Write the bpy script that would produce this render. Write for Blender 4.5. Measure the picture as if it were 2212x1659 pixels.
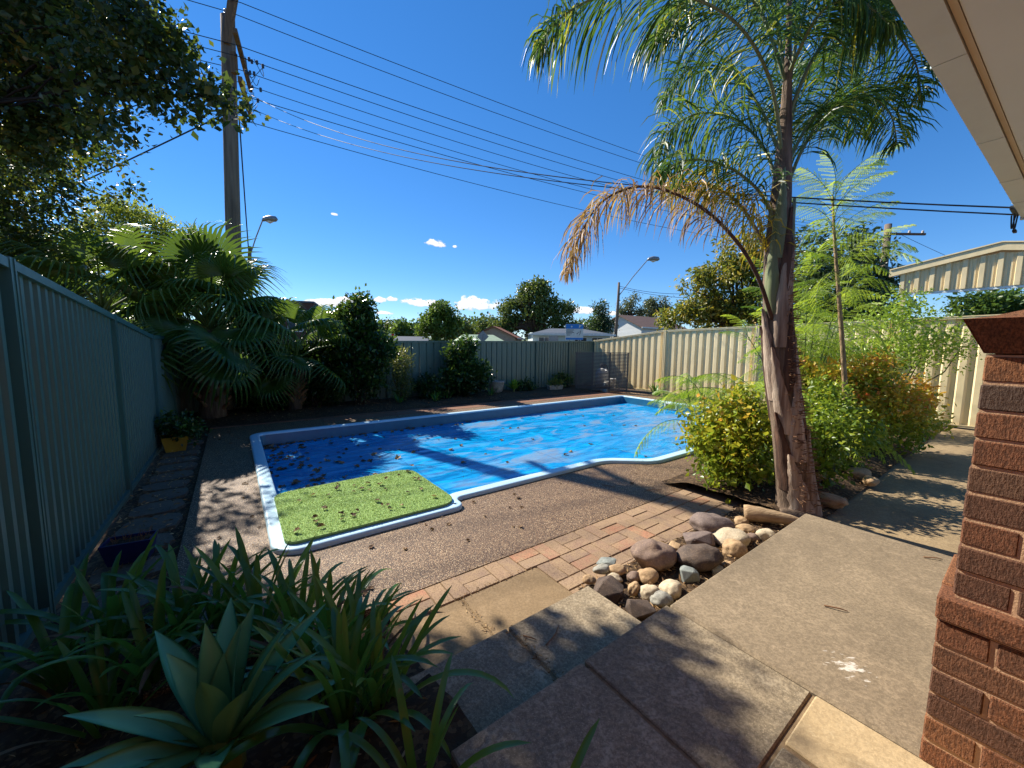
import bpy, bmesh, math, random
import numpy as np
from mathutils import Vector, Matrix, noise as mnoise
from mathutils.geometry import tessellate_polygon

for o in list(bpy.data.objects): bpy.data.objects.remove(o)
SC = bpy.context.scene
COL = SC.collection
R = math.radians

# ---------------------------------------------------------------- camera
PW, PH, PF = 2212.0, 1659.0, 831.0          # photograph measured on a 2212 x 1659 grid
EYE = np.array([0.0, 0.0, 1.65])
PITCH, ROLL = R(5.7), R(0.6)
_f = np.array([0, math.cos(PITCH), -math.sin(PITCH)])
_r0 = np.array([1.0, 0, 0]); _u0 = np.cross(_r0, _f)
_r = math.cos(ROLL)*_r0 + math.sin(ROLL)*_u0
_u = -math.sin(ROLL)*_r0 + math.cos(ROLL)*_u0
cd = bpy.data.cameras.new('camera'); cam = bpy.data.objects.new('camera', cd); COL.objects.link(cam)
cd.sensor_width = 36; cd.lens = PF/PW*36; cd.clip_start = 0.03; cd.clip_end = 3000
cam.matrix_world = Matrix(((_r[0], _u[0], -_f[0], EYE[0]), (_r[1], _u[1], -_f[1], EYE[1]), (_r[2], _u[2], -_f[2], EYE[2]), (0, 0, 0, 1)))
SC.camera = cam

def ray(x, y): return _f + _r*(x-PW/2)/PF - _u*(y-PH/2)/PF
def G(x, y, z=0.0):                            # survey point on a level of height z
    d = ray(x, y); return Vector(EYE + d*((z-EYE[2])/d[2]))
def AT(x, y, Y):                               # survey point at a distance Y ahead
    d = ray(x, y); return Vector(EYE + d*(Y/d[1]))

# ---------------------------------------------------------------- light
SUN_AZ, SUN_EL = R(-52.0), R(39.5)
SDIR = Vector((math.sin(SUN_AZ)*math.cos(SUN_EL), math.cos(SUN_AZ)*math.cos(SUN_EL), math.sin(SUN_EL)))
sl = bpy.data.lights.new('sun', 'SUN'); sl.energy = 4.6; sl.angle = R(0.53); sl.color = (1.0, 0.93, 0.82)
so = bpy.data.objects.new('sun', sl); COL.objects.link(so); so.rotation_euler = (-SDIR).to_track_quat('-Z', 'Y').to_euler(); so.location = (0, 0, 30)

W = bpy.data.worlds.new('World'); SC.world = W; W.use_nodes = True
def build_world():
    nt = W.node_tree; N = nt.nodes; L = nt.links
    for n in list(N): N.remove(n)
    out = N.new('ShaderNodeOutputWorld'); bg = N.new('ShaderNodeBackground')
    sky = N.new('ShaderNodeTexSky'); sky.sky_type = 'NISHITA'; sky.sun_disc = False
    sky.sun_elevation = SUN_EL; sky.sun_rotation = SUN_AZ
    sky.altitude = 3500; sky.air_density = 1.35; sky.dust_density = 0.0; sky.ozone_density = 6.8
    hs = N.new('ShaderNodeHueSaturation'); hs.inputs['Saturation'].default_value = 1.30; hs.inputs['Hue'].default_value = 0.506; hs.inputs['Value'].default_value = 1.0
    gm = N.new('ShaderNodeGamma'); gm.inputs[1].default_value = 0.8; L.new(sky.outputs[0], gm.inputs[0]); L.new(gm.outputs[0], hs.inputs['Color'])
    tc = N.new('ShaderNodeTexCoord'); sp = N.new('ShaderNodeSeparateXYZ'); L.new(tc.outputs['Generated'], sp.inputs[0])
    def math_(op, a, b=None, c=None, clamp=False):
        m = N.new('ShaderNodeMath'); m.operation = op; m.use_clamp = clamp
        for i, v in enumerate((a, b, c)):
            if v is None: continue
            if isinstance(v, (int, float)): m.inputs[i].default_value = v
            else: L.new(v, m.inputs[i])
        return m.outputs[0]
    az = math_('ARCTAN2', sp.outputs[0], sp.outputs[1])
    el = math_('ARCSINE', sp.outputs[2])
    def noi(scale, detail):
        n = N.new('ShaderNodeTexNoise'); n.inputs['Scale'].default_value = scale; n.inputs['Detail'].default_value = detail
        n.inputs['Roughness'].default_value = 0.6
        mp = N.new('ShaderNodeMapping'); mp.inputs['Scale'].default_value = (1, 1, 1.7); L.new(tc.outputs['Generated'], mp.inputs[0]); L.new(mp.outputs[0], n.inputs['Vector'])
        return n.outputs[0]
    n1 = noi(38, 9); n2 = noi(120, 4)
    pert = math_('ADD', math_('MULTIPLY', math_('SUBTRACT', n1, 0.5), 3.4), math_('MULTIPLY', math_('SUBTRACT', n2, 0.5), 0.9))
    clouds = [(1030, 659, 58, 19), (910, 655, 52, 12), (820, 648, 17, 8), (848, 646, 16, 7), (1262, 672, 34, 10), (943, 527, 28, 9),
              (700, 655, 50, 11), (830, 676, 22, 5), (752, 648, 26, 8), (1330, 678, 28, 8), (722, 463, 9, 4), (983, 533, 6, 4), (600, 660, 40, 9),
              (-700, 640, 160, 26), (-260, 655, 120, 18), (2900, 650, 200, 22), (3500, 640, 160, 20)]
    tot = None
    for (x, y, w, h) in clouds:
        d = ray(x, y); d = d/np.linalg.norm(d)
        a0 = math.atan2(d[0], d[1]); e0 = math.asin(d[2]); k = PF*(1+((x-PW/2)/PF)**2)
        sw = max(w/k, 0.004); sh = h/PF/(1+((x-PW/2)/PF)**2)**0.5
        dx = math_('DIVIDE', math_('SUBTRACT', az, a0), sw); dy = math_('DIVIDE', math_('SUBTRACT', el, e0), sh)
        dyl = math_('MULTIPLY', math_('MINIMUM', dy, 0.0), 1.5); dyu = math_('MAXIMUM', dy, 0.0)
        q = math_('ADD', math_('MULTIPLY', dx, dx), math_('ADD', math_('MULTIPLY', dyl, dyl), math_('MULTIPLY', dyu, dyu)))
        m = math_('SUBTRACT', 0.85, q)
        mm = math_('ADD', m, pert)
        mm = math_('MULTIPLY', math_('MULTIPLY', mm, 2.0, None, True), math_('MULTIPLY', math_('SUBTRACT', 1.8, q), 2.0, None, True))
        sh_ = math_('MULTIPLY_ADD', dy, 0.45, 0.55, True)
        col = math_('MULTIPLY', mm, sh_)
        tot = (mm, col) if tot is None else (math_('MAXIMUM', tot[0], mm), math_('MAXIMUM', tot[1], col))
    cov = math_('MINIMUM', tot[0], 1.0)
    cc = N.new('ShaderNodeCombineColor'); b = math_('MULTIPLY_ADD', tot[1], 3.2, 3.0)
    L.new(b, cc.inputs[0]); L.new(math_('MULTIPLY', b, 1.0), cc.inputs[1]); L.new(math_('MULTIPLY', b, 1.04), cc.inputs[2])
    mx = N.new('ShaderNodeMix'); mx.data_type = 'RGBA'
    L.new(cov, mx.inputs['Factor']); L.new(hs.outputs[0], mx.inputs['A']); L.new(cc.outputs[0], mx.inputs['B'])
    L.new(mx.outputs['Result'], bg.inputs[0]); bg.inputs[1].default_value = SKY
    L.new(bg.outputs[0], out.inputs[0])
SKY = 0.108
build_world()
vs = SC.view_settings; vs.view_transform = 'Standard'; vs.look = 'None'; vs.exposure = 1.15; vs.gamma = 1; vs.use_curve_mapping = False
SC.cycles.max_bounces = 8; SC.cycles.transparent_max_bounces = 12; SC.cycles.use_denoising = True
SC.cycles.sample_clamp_indirect = 6

# ---------------------------------------------------------------- yard frame: a runs along the pool, b towards the back fence
ANG = R(36.0)
UA = Vector((math.cos(ANG), math.sin(ANG), 0)); VB = Vector((-math.sin(ANG), math.cos(ANG), 0))
def Y(a, b, z=0.0): return UA*a + VB*b + Vector((0, 0, z))
def toyard(p): return (p.x*UA.x+p.y*UA.y, p.x*VB.x+p.y*VB.y)

# ---------------------------------------------------------------- helpers
rnd = random.Random(7)
rng = np.random.default_rng(7)
def lin(r, g, b):
    f = lambda c: c/12.92 if c <= .04045 else ((c+.055)/1.055)**2.4
    return (f(r/255), f(g/255), f(b/255), 1)

def mesh(name, V, F, mat=None, smooth=False, attr=None):
    me = bpy.data.meshes.new(name)
    if isinstance(F, np.ndarray):
        V = np.asarray(V, dtype=np.float32); n, k = F.shape
        me.vertices.add(len(V)); me.vertices.foreach_set('co', V.ravel())
        me.loops.add(n*k); me.loops.foreach_set('vertex_index', F.astype(np.int32).ravel())
        me.polygons.add(n); me.polygons.foreach_set('loop_start', np.arange(0, n*k, k, dtype=np.int32))
        me.update(calc_edges=True)
    else:
        me.from_pydata([tuple(v) for v in V], [], F); me.update()
    if mat is not None: me.materials.append(mat)
    if smooth: me.polygons.foreach_set('use_smooth', np.ones(len(me.polygons), dtype=bool))
    if attr is not None:
        at = me.attributes.new('rnd', 'FLOAT', 'FACE'); at.data.foreach_set('value', np.asarray(attr, dtype=np.float32))
    return me

class MB:
    def __init__(s): s.v = []; s.f = []
    def add(s, V, F):
        n = len(s.v); s.v += [tuple(p) for p in V]; s.f += [tuple(i+n for i in q) for q in F]; return s
    def box(s, x0, x1, y0, y1, z0, z1, bev=0.0):
        if bev > 0:
            bm = bmesh.new(); bmesh.ops.create_cube(bm, size=1)
            for v in bm.verts: v.co = Vector(((x0+x1)/2+v.co.x*(x1-x0), (y0+y1)/2+v.co.y*(y1-y0), (z0+z1)/2+v.co.z*(z1-z0)))
            bmesh.ops.bevel(bm, geom=bm.edges[:], offset=bev, segments=1, affect='EDGES')
            s.add([v.co.copy() for v in bm.verts], [[v.index for v in f.verts] for f in bm.faces]); bm.free(); return s
        V = [(x, y, z) for z in (z0, z1) for y in (y0, y1) for x in (x0, x1)]
        return s.add(V, [(0, 2, 3, 1), (4, 5, 7, 6), (0, 1, 5, 4), (2, 6, 7, 3), (0, 4, 6, 2), (1, 3, 7, 5)])
    def hexa(s, b, t):                      # bottom 4 points, top 4 points, same order
        return s.add(list(b)+list(t), [(3, 2, 1, 0), (4, 5, 6, 7), (0, 1, 5, 4), (1, 2, 6, 5), (2, 3, 7, 6), (3, 0, 4, 7)])
    def tube(s, pts, rad, n=8, caps=True):
        pts = [Vector(p) for p in pts]; m = len(pts)
        if isinstance(rad, (int, float)): rad = [rad]*m
        V = []; F = []; ref = None
        for i, p in enumerate(pts):
            t = (pts[min(i+1, m-1)]-pts[max(i-1, 0)])
            t = t.normalized() if t.length > 1e-9 else Vector((0, 0, 1))
            if ref is None: ref = Vector((1, 0, 0)) if abs(t.x) < .8 else Vector((0, 1, 0))
            x = (ref - t*ref.dot(t)).normalized(); y = t.cross(x); ref = x
            for k in range(n):
                a = 2*math.pi*k/n; V.append(p + (x*math.cos(a)+y*math.sin(a))*rad[i])
        for i in range(m-1):
            for k in range(n):
                F.append((i*n+k, i*n+(k+1) % n, (i+1)*n+(k+1) % n, (i+1)*n+k))
        if caps: F.append(tuple(range(n))[::-1]); F.append(tuple((m-1)*n+k for k in range(n)))
        return s.add(V, F)
    def lathe(s, prof, n=20, c=(0, 0, 0)):  # prof [(r,z)]
        V = [(c[0]+r*math.cos(2*math.pi*k/n), c[1]+r*math.sin(2*math.pi*k/n), c[2]+z) for r, z in prof for k in range(n)]
        F = [(i*n+k, i*n+(k+1) % n, (i+1)*n+(k+1) % n, (i+1)*n+k) for i in range(len(prof)-1) for k in range(n)]
        F.append(tuple(range(n))[::-1]); F.append(tuple((len(prof)-1)*n+k for k in range(n)))
        return s.add(V, F)
    def prism(s, poly, z0, z1):             # polygon [(x,y)] counter-clockwise
        n = len(poly); V = [(x, y, z0) for x, y in poly]+[(x, y, z1) for x, y in poly]
        return s.add(V, [tuple(range(n))[::-1], tuple(range(n, 2*n))]+[(i, (i+1) % n, n+(i+1) % n, n+i) for i in range(n)])
    def me(s, name, mat, smooth=False): return mesh(name, s.v, s.f, mat, smooth)

def link(name, data, parent=None, loc=None, rot=None, scale=None):
    o = bpy.data.objects.new(name, data); COL.objects.link(o)
    if parent is not None: o.parent = parent
    if loc is not None: o.location = loc
    if rot is not None: o.rotation_euler = rot
    if scale is not None: o.scale = scale if not isinstance(scale, (int, float)) else (scale,)*3
    return o
def tag(o, label, cat, group=None, kind=None):
    if label: o['label'] = label
    if cat: o['category'] = cat
    if group: o['group'] = group
    if kind: o['kind'] = kind
    return o
def root(name, label, cat, loc=(0, 0, 0), rz=0.0, group=None):
    return tag(link(name, None, None, loc, (0, 0, rz)), label, cat, group)
def struct(name, me, loc=(0, 0, 0), rz=0.0):
    o = link(name, me, None, loc, (0, 0, rz)); o['kind'] = 'structure'; return o

# ---------------------------------------------------------------- materials
class NB:
    def __init__(s, name):
        s.m = bpy.data.materials.new(name); s.m.use_nodes = True; s.t = s.m.node_tree; s.N = s.t.nodes; s.L = s.t.links
        for n in list(s.N): s.N.remove(n)
        s.out = s.N.new('ShaderNodeOutputMaterial')
    def n(s, t, **kw):
        x = s.N.new(t)
        for k, v in kw.items():
            if hasattr(x, k): setattr(x, k, v)
        return x
    def set(s, sock, v):
        if hasattr(v, 'links') or hasattr(v, 'is_output'): s.L.new(v, sock)
        else: sock.default_value = v
    def coord(s, kind='Object', scale=(1, 1, 1), rot=(0, 0, 0)):
        tc = s.n('ShaderNodeTexCoord'); mp = s.n('ShaderNodeMapping'); s.L.new(tc.outputs[kind], mp.inputs[0])
        mp.inputs['Scale'].default_value = scale; mp.inputs['Rotation'].default_value = rot; return mp.outputs[0]
    def world(s, scale=(1, 1, 1)):
        g = s.n('ShaderNodeNewGeometry'); mp = s.n('ShaderNodeMapping'); s.L.new(g.outputs['Position'], mp.inputs[0]); mp.inputs['Scale'].default_value = scale; return mp.outputs[0]
    def noise(s, vec, scale, detail=5, rough=.55, dist=0):
        x = s.n('ShaderNodeTexNoise'); s.L.new(vec, x.inputs['Vector']); x.inputs['Scale'].default_value = scale; x.inputs['Detail'].default_value = detail
        x.inputs['Roughness'].default_value = rough; x.inputs['Distortion'].default_value = dist; return x.outputs[0]
    def voro(s, vec, scale, feature='F1', out='Distance', rand=1.0):
        x = s.n('ShaderNodeTexVoronoi'); x.feature = feature; s.L.new(vec, x.inputs['Vector']); x.inputs['Scale'].default_value = scale; x.inputs['Randomness'].default_value = rand
        return x.outputs[out]
    def ramp(s, fac, stops, interp='LINEAR'):
        x = s.n('ShaderNodeValToRGB'); s.L.new(fac, x.inputs[0]); cr = x.color_ramp; cr.interpolation = interp
        while len(cr.elements) < len(stops): cr.elements.new(.5)
        for e, (p, c) in zip(cr.elements, stops):
            e.position = p; e.color = c if hasattr(c, '__len__') else (c, c, c, 1)
        return x.outputs[0]
    def mix(s, fac, a, b, blend='MIX'):
        x = s.n('ShaderNodeMix', data_type='RGBA'); x.blend_type = blend
        s.set(x.inputs['Factor'], fac); s.set(x.inputs['A'], a); s.set(x.inputs['B'], b); return x.outputs['Result']
    def math(s, op, a, b=0.0, clamp=False):
        x = s.n('ShaderNodeMath', operation=op); x.use_clamp = clamp; s.set(x.inputs[0], a); s.set(x.inputs[1], b); return x.outputs[0]
    def bump(s, h, strength=.3, dist=.01, normal=None):
        x = s.n('ShaderNodeBump'); s.L.new(h, x.inputs['Height']); x.inputs['Strength'].default_value = strength; x.inputs['Distance'].default_value = dist
        if normal is not None: s.L.new(normal, x.inputs['Normal'])
        return x.outputs[0]
    def rand(s):
        return s.n('ShaderNodeObjectInfo').outputs['Random']
    def bsdf(s, col, rough=.7, spec=.4, metal=0, normal=None, **kw):
        p = s.n('ShaderNodeBsdfPrincipled'); s.set(p.inputs['Base Color'], col); s.set(p.inputs['Roughness'], rough)
        s.set(p.inputs['Specular IOR Level'], spec); s.set(p.inputs['Metallic'], metal)
        if normal is not None: s.L.new(normal, p.inputs['Normal'])
        for k, v in kw.items(): s.set(p.inputs[k.replace('_', ' ')], v)
        return p
    def done(s, shader): s.L.new(shader.outputs[0], s.out.inputs[0]); return s.m

def simple(name, c1, c2=None, scale=6, rough=.75, bump=.25, bdist=.01, bscale=None, spec=.35, stretch=(1, 1, 1), var=0.0, metal=0):
    b = NB(name); v = b.coord('Object', stretch); c2 = c2 or tuple(x*.7 for x in c1[:3])+(1,)
    nz = b.noise(v, scale, 7, .62); col = b.mix(b.ramp(nz, [(.3, 0.0), (.7, 1.0)]), c1, c2)
    if var:
        hs = b.n('ShaderNodeHueSaturation'); b.L.new(col, hs.inputs['Color'])
        b.L.new(b.math('ADD', b.math('MULTIPLY', b.rand(), var), 1-var/2), hs.inputs['Value']); col = hs.outputs[0]
    nb = b.noise(v, bscale or scale*6, 5, .6)
    return b.done(b.bsdf(col, rough, spec, metal, b.bump(nb, bump, bdist)))

def leafmat(name, stops, trans=.4, rough=.38, spec=.45, tcol=None, byobj=False, blemish=False):
    """leaf: colour varies from leaf to leaf; thin, so some light passes through"""
    b = NB(name)
    at = b.n('ShaderNodeAttribute'); at.attribute_name = 'rnd'; fac = at.outputs['Fac']
    if byobj: fac = b.math('ADD', b.math('MULTIPLY', b.rand(), .5), b.math('ADD', b.math('MULTIPLY', b.noise(b.coord('Object', (1, 1, 1)), 4, 3), .25), b.math('MULTIPLY', b.noise(b.coord('Object', (2, 40, 2)), 3, 4), .25)))
    col = b.ramp(fac, stops)
    if blemish:
        nz_ = b.noise(b.world(), 34, 5, .6); col = b.mix(b.ramp(nz_, [(.62, 0.0), (.72, .8)]), col, lin(128, 104, 54))
    p = b.bsdf(col, rough, spec)
    tr = b.n('ShaderNodeBsdfTranslucent')
    tc = b.mix(1.0, col, tcol or (1.0, 1.0, .35, 1), 'MULTIPLY')
    g = b.n('ShaderNodeGamma'); b.L.new(tc, g.inputs[0]); g.inputs[1].default_value = .72
    b.L.new(g.outputs[0], tr.inputs[0])
    mx = b.n('ShaderNodeMixShader'); mx.inputs[0].default_value = trans
    b.L.new(p.outputs[0], mx.inputs[1]); b.L.new(tr.outputs[0], mx.inputs[2])
    return b.done(mx)
# ---- ground materials
def m_soil():
    b = NB('soil'); v = b.world(); n = b.noise(v, 3, 9, .7); f = b.voro(v, 45, out='Color'); fs = b.n('ShaderNodeSeparateColor'); b.L.new(f, fs.inputs[0])
    col = b.mix(n, lin(44, 34, 26), lin(84, 66, 48)); col = b.mix(b.ramp(fs.outputs[0], [(.6, 0.0), (.9, .7)]), col, lin(120, 96, 68))
    return b.done(b.bsdf(col, .95, .2, 0, b.bump(b.noise(v, 40, 6, .7), .7, .03)))
def m_aggregate():
    b = NB('exposed_aggregate'); v = b.world()
    vo = b.n('ShaderNodeTexVoronoi'); b.L.new(v, vo.inputs['Vector']); vo.inputs['Scale'].default_value = 120
    sc = b.n('ShaderNodeSeparateColor'); b.L.new(vo.outputs['Color'], sc.inputs[0])
    peb = b.ramp(sc.outputs[0], [(0, lin(100, 78, 56)), (.3, lin(138, 107, 76)), (.55, lin(158, 126, 92)), (.8, lin(184, 152, 114)), (1, lin(226, 200, 160))])
    gap = b.ramp(vo.outputs['Distance'], [(.25, 0.0), (.62, 1.0)])
    col = b.mix(gap, peb, lin(74, 56, 40))
    st = b.noise(v, .55, 6, .6); col = b.mix(b.ramp(st, [(.42, 0.0), (.72, .5)]), col, lin(88, 68, 50))
    h = b.math('SUBTRACT', 1.0, vo.outputs['Distance'])
    return b.done(b.bsdf(col, .62, .4, 0, b.bump(h, .55, .006)))
def m_concrete(name, c1, c2, c3, mottled=1.0, bmp=.3, paint=False):
    b = NB(name); v = b.world(); n1 = b.noise(v, 1.6, 8, .62, .4); n2 = b.noise(v, 9, 8, .72, .8); n3 = b.noise(v, 70, 4, .6); n4 = b.noise(v, 210, 2, .6)
    col = b.mix(b.ramp(n1, [(.32, 0.0), (.68, 1.0)]), c1, c2)
    col = b.mix(b.ramp(n2, [(.5, 0.0), (.66, .6*mottled)]), col, c3)
    col = b.mix(b.ramp(n3, [(.42, .4*mottled), (.58, 0.0)]), col, tuple(x*.42 for x in c1[:3])+(1,))
    col = b.mix(b.ramp(n4, [(.54, 0.0), (.72, .5*mottled)]), col, tuple(min(1, x*1.6) for x in c2[:3])+(1,))
    n6 = b.noise(b.world((1, 1, 1)), .9, 6, .7, 1.0); col = b.mix(b.ramp(n6, [(.52, 0.0), (.74, .55)]), col, tuple(x*.5 for x in c1[:3])+(1,))
    n7 = b.noise(b.world((1.0, 3.2, 1)), 3.2, 7, .75, 2.0); col = b.mix(b.ramp(n7, [(.60, 0.0), (.66, .45), (.70, .0)]), col, c3)
    if paint:                                               # old white paint spill on the porch
        q = G(1835, 1440, .29); vm = b.n('ShaderNodeVectorMath', operation='DISTANCE'); b.L.new(b.world(), vm.inputs[0]); vm.inputs[1].default_value = tuple(q)
        f = b.math('SUBTRACT', b.noise(b.world((1.0, 2.4, 1)), 22, 5, .6), b.math('MULTIPLY', vm.outputs['Value'], 2.6))
        col = b.mix(b.ramp(f, [(.40, 0.0), (.48, .7)]), col, lin(206, 200, 188))
    hs = b.n('ShaderNodeHueSaturation'); b.L.new(col, hs.inputs['Color']); b.L.new(b.math('ADD', b.math('MULTIPLY', b.rand(), .22), .9), hs.inputs['Value'])
    return b.done(b.bsdf(hs.outputs[0], .85, .3, 0, b.bump(b.math('ADD', n3, b.math('MULTIPLY', n2, .8)), bmp, .006)))
def m_paver_brick():
    b = NB('clay_paver'); v = b.world(); r = b.rand()
    col = b.ramp(r, [(0, lin(150, 122, 98)), (.2, lin(132, 108, 92)), (.42, lin(156, 130, 106)), (.6, lin(142, 112, 94)), (.76, lin(170, 112, 86)), (.86, lin(164, 116, 94)), (.93, lin(124, 102, 88))], 'CONSTANT')
    n = b.noise(v, 9, 8, .7); col = b.mix(b.ramp(n, [(.34, .15), (.62, .85)]), col, lin(158, 132, 100))
    n3 = b.noise(v, 120, 4, .6); col = b.mix(b.ramp(n3, [(.38, .5), (.52, 0.0)]), col, lin(70, 50, 38))
    return b.done(b.bsdf(col, .85, .3, 0, b.bump(n3, .4, .004)))
def m_wall_brick():
    b = NB('textured_face_brick'); v = b.coord('Object', (1, 1, 1)); w = b.world(); r = b.rand()
    col = b.ramp(r, [(0, lin(128, 84, 60)), (.25, lin(150, 98, 66)), (.45, lin(108, 78, 62)), (.62, lin(158, 106, 70)), (.78, lin(92, 78, 68)), (.9, lin(124, 84, 62)), (1, lin(100, 74, 60))])
    drag = b.noise(b.world((1, 1, .34)), 190, 6, .7); pit = b.noise(w, 240, 3, .6); big = b.noise(w, 26, 5, .6)
    col = b.mix(b.ramp(drag, [(.42, .7), (.58, 0.0)]), col, lin(66, 44, 32)); col = b.mix(b.ramp(pit, [(.6, 0.0), (.74, .5)]), col, lin(160, 116, 78))
    col = b.mix(b.ramp(big, [(.5, 0.0), (.75, .45)]), col, lin(60, 44, 36))
    return b.done(b.bsdf(col, .9, .25, 0, b.bump(b.math('ADD', drag, b.math('MULTIPLY', pit, .35)), .95, .008)))
def m_steel(name, c, dirt, sat=.0):
    b = NB(name); v = b.world(); n = b.noise(b.world((3, 3, .35)), 3, 6, .65); n2 = b.noise(v, 60, 3)
    col = b.mix(b.ramp(n, [(.45, 0.0), (.8, .55)]), c, dirt)
    z = b.n('ShaderNodeSeparateXYZ'); b.L.new(v, z.inputs[0])
    low = b.math('MULTIPLY', b.ramp(z.outputs[2], [(0.0, .75), (.28, 0.0)]), b.noise(b.world((4, 4, 1.2)), 4, 6, .7))
    col = b.mix(low, col, lin(92, 78, 60))
    return b.done(b.bsdf(col, b.math('ADD', b.math('MULTIPLY', n, .22), .3), .45, 0, b.bump(n2, .05, .002, b.bump(b.noise(v, 1.7, 3, .5), .5, .03))))
def m_cover():
    b = NB('solar_cover'); v = b.world()
    n1 = b.noise(b.coord('Object', (.5, 1.1, 1)), 1.5, 7, .62, 1.2); n2 = b.noise(b.coord('Object', (.9, 2.2, 1)), 3.0, 6, .6, .6)
    n5 = b.noise(b.coord('Object', (.7, 3.2, 1), (0, 0, .25)), 2.2, 7, .66, 1.4)
    col = b.mix(b.ramp(n5, [(.34, 0.0), (.48, .6), (.6, 1.0)]), lin(0, 98, 158), lin(4, 158, 218))
    col = b.mix(b.ramp(n2, [(.4, 0.0), (.7, .5)]), col, lin(0, 108, 176))
    dust_sheen = b.ramp(b.math('MULTIPLY', n1, 1.0), [(.47, 0.0), (.56, .75), (.68, 1.0)])
    sp = b.n('ShaderNodeSeparateXYZ'); b.L.new(b.coord('Object'), sp.inputs[0])
    seam = b.n('ShaderNodeMath', operation='PINGPONG'); b.L.new(sp.outputs[0], seam.inputs[0]); seam.inputs[1].default_value = 1.05
    far = b.ramp(b.math('DIVIDE', sp.outputs[0], 10.0), [(.14, .12), (.34, .8)])
    dcol = b.mix(b.noise(v, 5, 6, .65), lin(104, 132, 162), lin(150, 142, 130))
    patch = b.math('MULTIPLY', b.math('MULTIPLY', dust_sheen, b.ramp(b.noise(b.coord('Object', (.55, 1, 1)), .8, 4), [(.42, .2), (.54, 1.0)])), far)  # dusty patches also stand in for sky reflection, stronger towards the far end
    col = b.mix(patch, col, dcol)
    col = b.mix(b.ramp(seam.outputs[0], [(0, .6), (.012, 0.0)]), col, lin(8, 56, 128))
    rough = b.mix(b.ramp(n1, [(.38, 0.0), (.56, 1.0)]), (.07, .07, .07, 1), (.36, .36, .36, 1))
    bub = b.n('ShaderNodeTexVoronoi'); b.L.new(b.coord('Object'), bub.inputs['Vector']); bub.inputs['Scale'].default_value = 70; bub.inputs['Randomness'].default_value = .0
    dry = b.ramp(n1, [(.40, .06), (.52, 1.0)])
    hgt = b.math('MULTIPLY', b.math('SUBTRACT', .6, bub.outputs['Distance']), dry)
    return b.done(b.bsdf(col, rough, .5, 0, b.bump(hgt, .35, .006, b.bump(b.noise(b.coord('Object', (.6, 1.8, 1)), 2.4, 5, .55), .22, .04))))
def m_rock(name, c1, c2, c3, scale=5):
    b = NB(name); v = b.coord('Object'); n = b.noise(v, scale, 8, .65, .6); n2 = b.noise(v, scale*9, 5, .6); n3 = b.noise(b.world(), 60, 5, .7)
    col = b.mix(b.ramp(n, [(.35, 0.0), (.65, 1.0)]), c1, c2); col = b.mix(b.ramp(n2, [(.52, 0.0), (.68, .7)]), col, c3)
    col = b.mix(b.ramp(n3, [(.36, .45), (.5, 0.0)]), col, tuple(x*.45 for x in c1[:3])+(1,))
    return b.done(b.bsdf(col, .8, .35, 0, b.bump(b.math('ADD', n2, n3), .35, .008)))

SOIL = m_soil(); AGG = m_aggregate()
CONC = m_concrete('porch_concrete', lin(114, 100, 80), lin(136, 120, 96), lin(154, 136, 110), 1.0, .25, True)
SLABG = m_concrete('grey_slab', lin(124, 110, 88), lin(148, 132, 106), lin(176, 160, 132), 1.3, .5)
SLABB = m_concrete('sand_slab', lin(126, 104, 74), lin(144, 120, 88), lin(158, 134, 102), .8)
SLABP = m_concrete('buff_slab', lin(162, 140, 104), lin(174, 152, 116), lin(188, 168, 132), .7)
PAVEB = m_paver_brick(); WALLB = m_wall_brick()
MORTAR = simple('mortar', lin(206, 168, 130), lin(180, 144, 112), 30, .95, .5, .004)
JOINT = simple('joint_sand', lin(140, 118, 88), lin(104, 84, 60), 30, .95, .5, .004)
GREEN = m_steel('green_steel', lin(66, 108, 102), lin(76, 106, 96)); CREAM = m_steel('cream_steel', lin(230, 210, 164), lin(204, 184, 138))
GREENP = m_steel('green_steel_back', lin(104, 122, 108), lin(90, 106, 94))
POOL = simple('gelcoat', lin(192, 220, 232), lin(178, 210, 226), 3, .3, .05, .002, 40, .5)
POOLW = simple('gelcoat_wall', lin(44, 112, 142), lin(34, 96, 128), 4, .3, .05, .002, 40, .5)
COVER = m_cover()
WHITE = simple('white_plastic', lin(224, 222, 214), lin(200, 198, 190), 5, .5, .1)
BLACK = simple('black_rubber', lin(26, 26, 28), lin(40, 40, 42), 8, .6, .1)
DARKMETAL = simple('dark_metal', lin(60, 62, 66), lin(84, 84, 86), 8, .5, .1, metal=.4)
GALV = simple('galvanised', lin(150, 152, 154), lin(122, 124, 126), 8, .45, .1, metal=.5)
SLATM = simple('painted_slat', lin(112, 102, 94), lin(92, 84, 78), 9, .7, .25, .004, 60, .3, (.3, 3, 3), .15)
POLEM = simple('weathered_pole', lin(138, 122, 106), lin(96, 84, 74), 3, .9, .8, .03, 9, .2, (5, 5, .25))
TIMBER = simple('weathered_timber', lin(136, 108, 82), lin(92, 72, 56), 4, .9, .6, .01, 20, .2, (5, 5, .4))
WIREM = simple('cable', lin(30, 32, 38), lin(44, 46, 52), 20, .6, .05)
PORC = simple('porcelain', lin(196, 190, 182), lin(150, 140, 132), 9, .25, .05)
SOFF = simple('soffit_paint', lin(234, 246, 248), lin(228, 240, 242), 2.2, .5, .12, .01, 9, .35)
GUTT = simple('gutter_paint', lin(224, 238, 240), lin(214, 226, 228), 3, .4, .08, .005, 12, .4)
GLASS = simple('dark_glass', lin(40, 52, 62), lin(58, 72, 84), 3, .12, .02, spec=.8)
BARKD = simple('dark_bark', lin(58, 50, 42), lin(36, 32, 28), 6, .95, .9, .03, 16, .2, (4, 4, .7))
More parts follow.
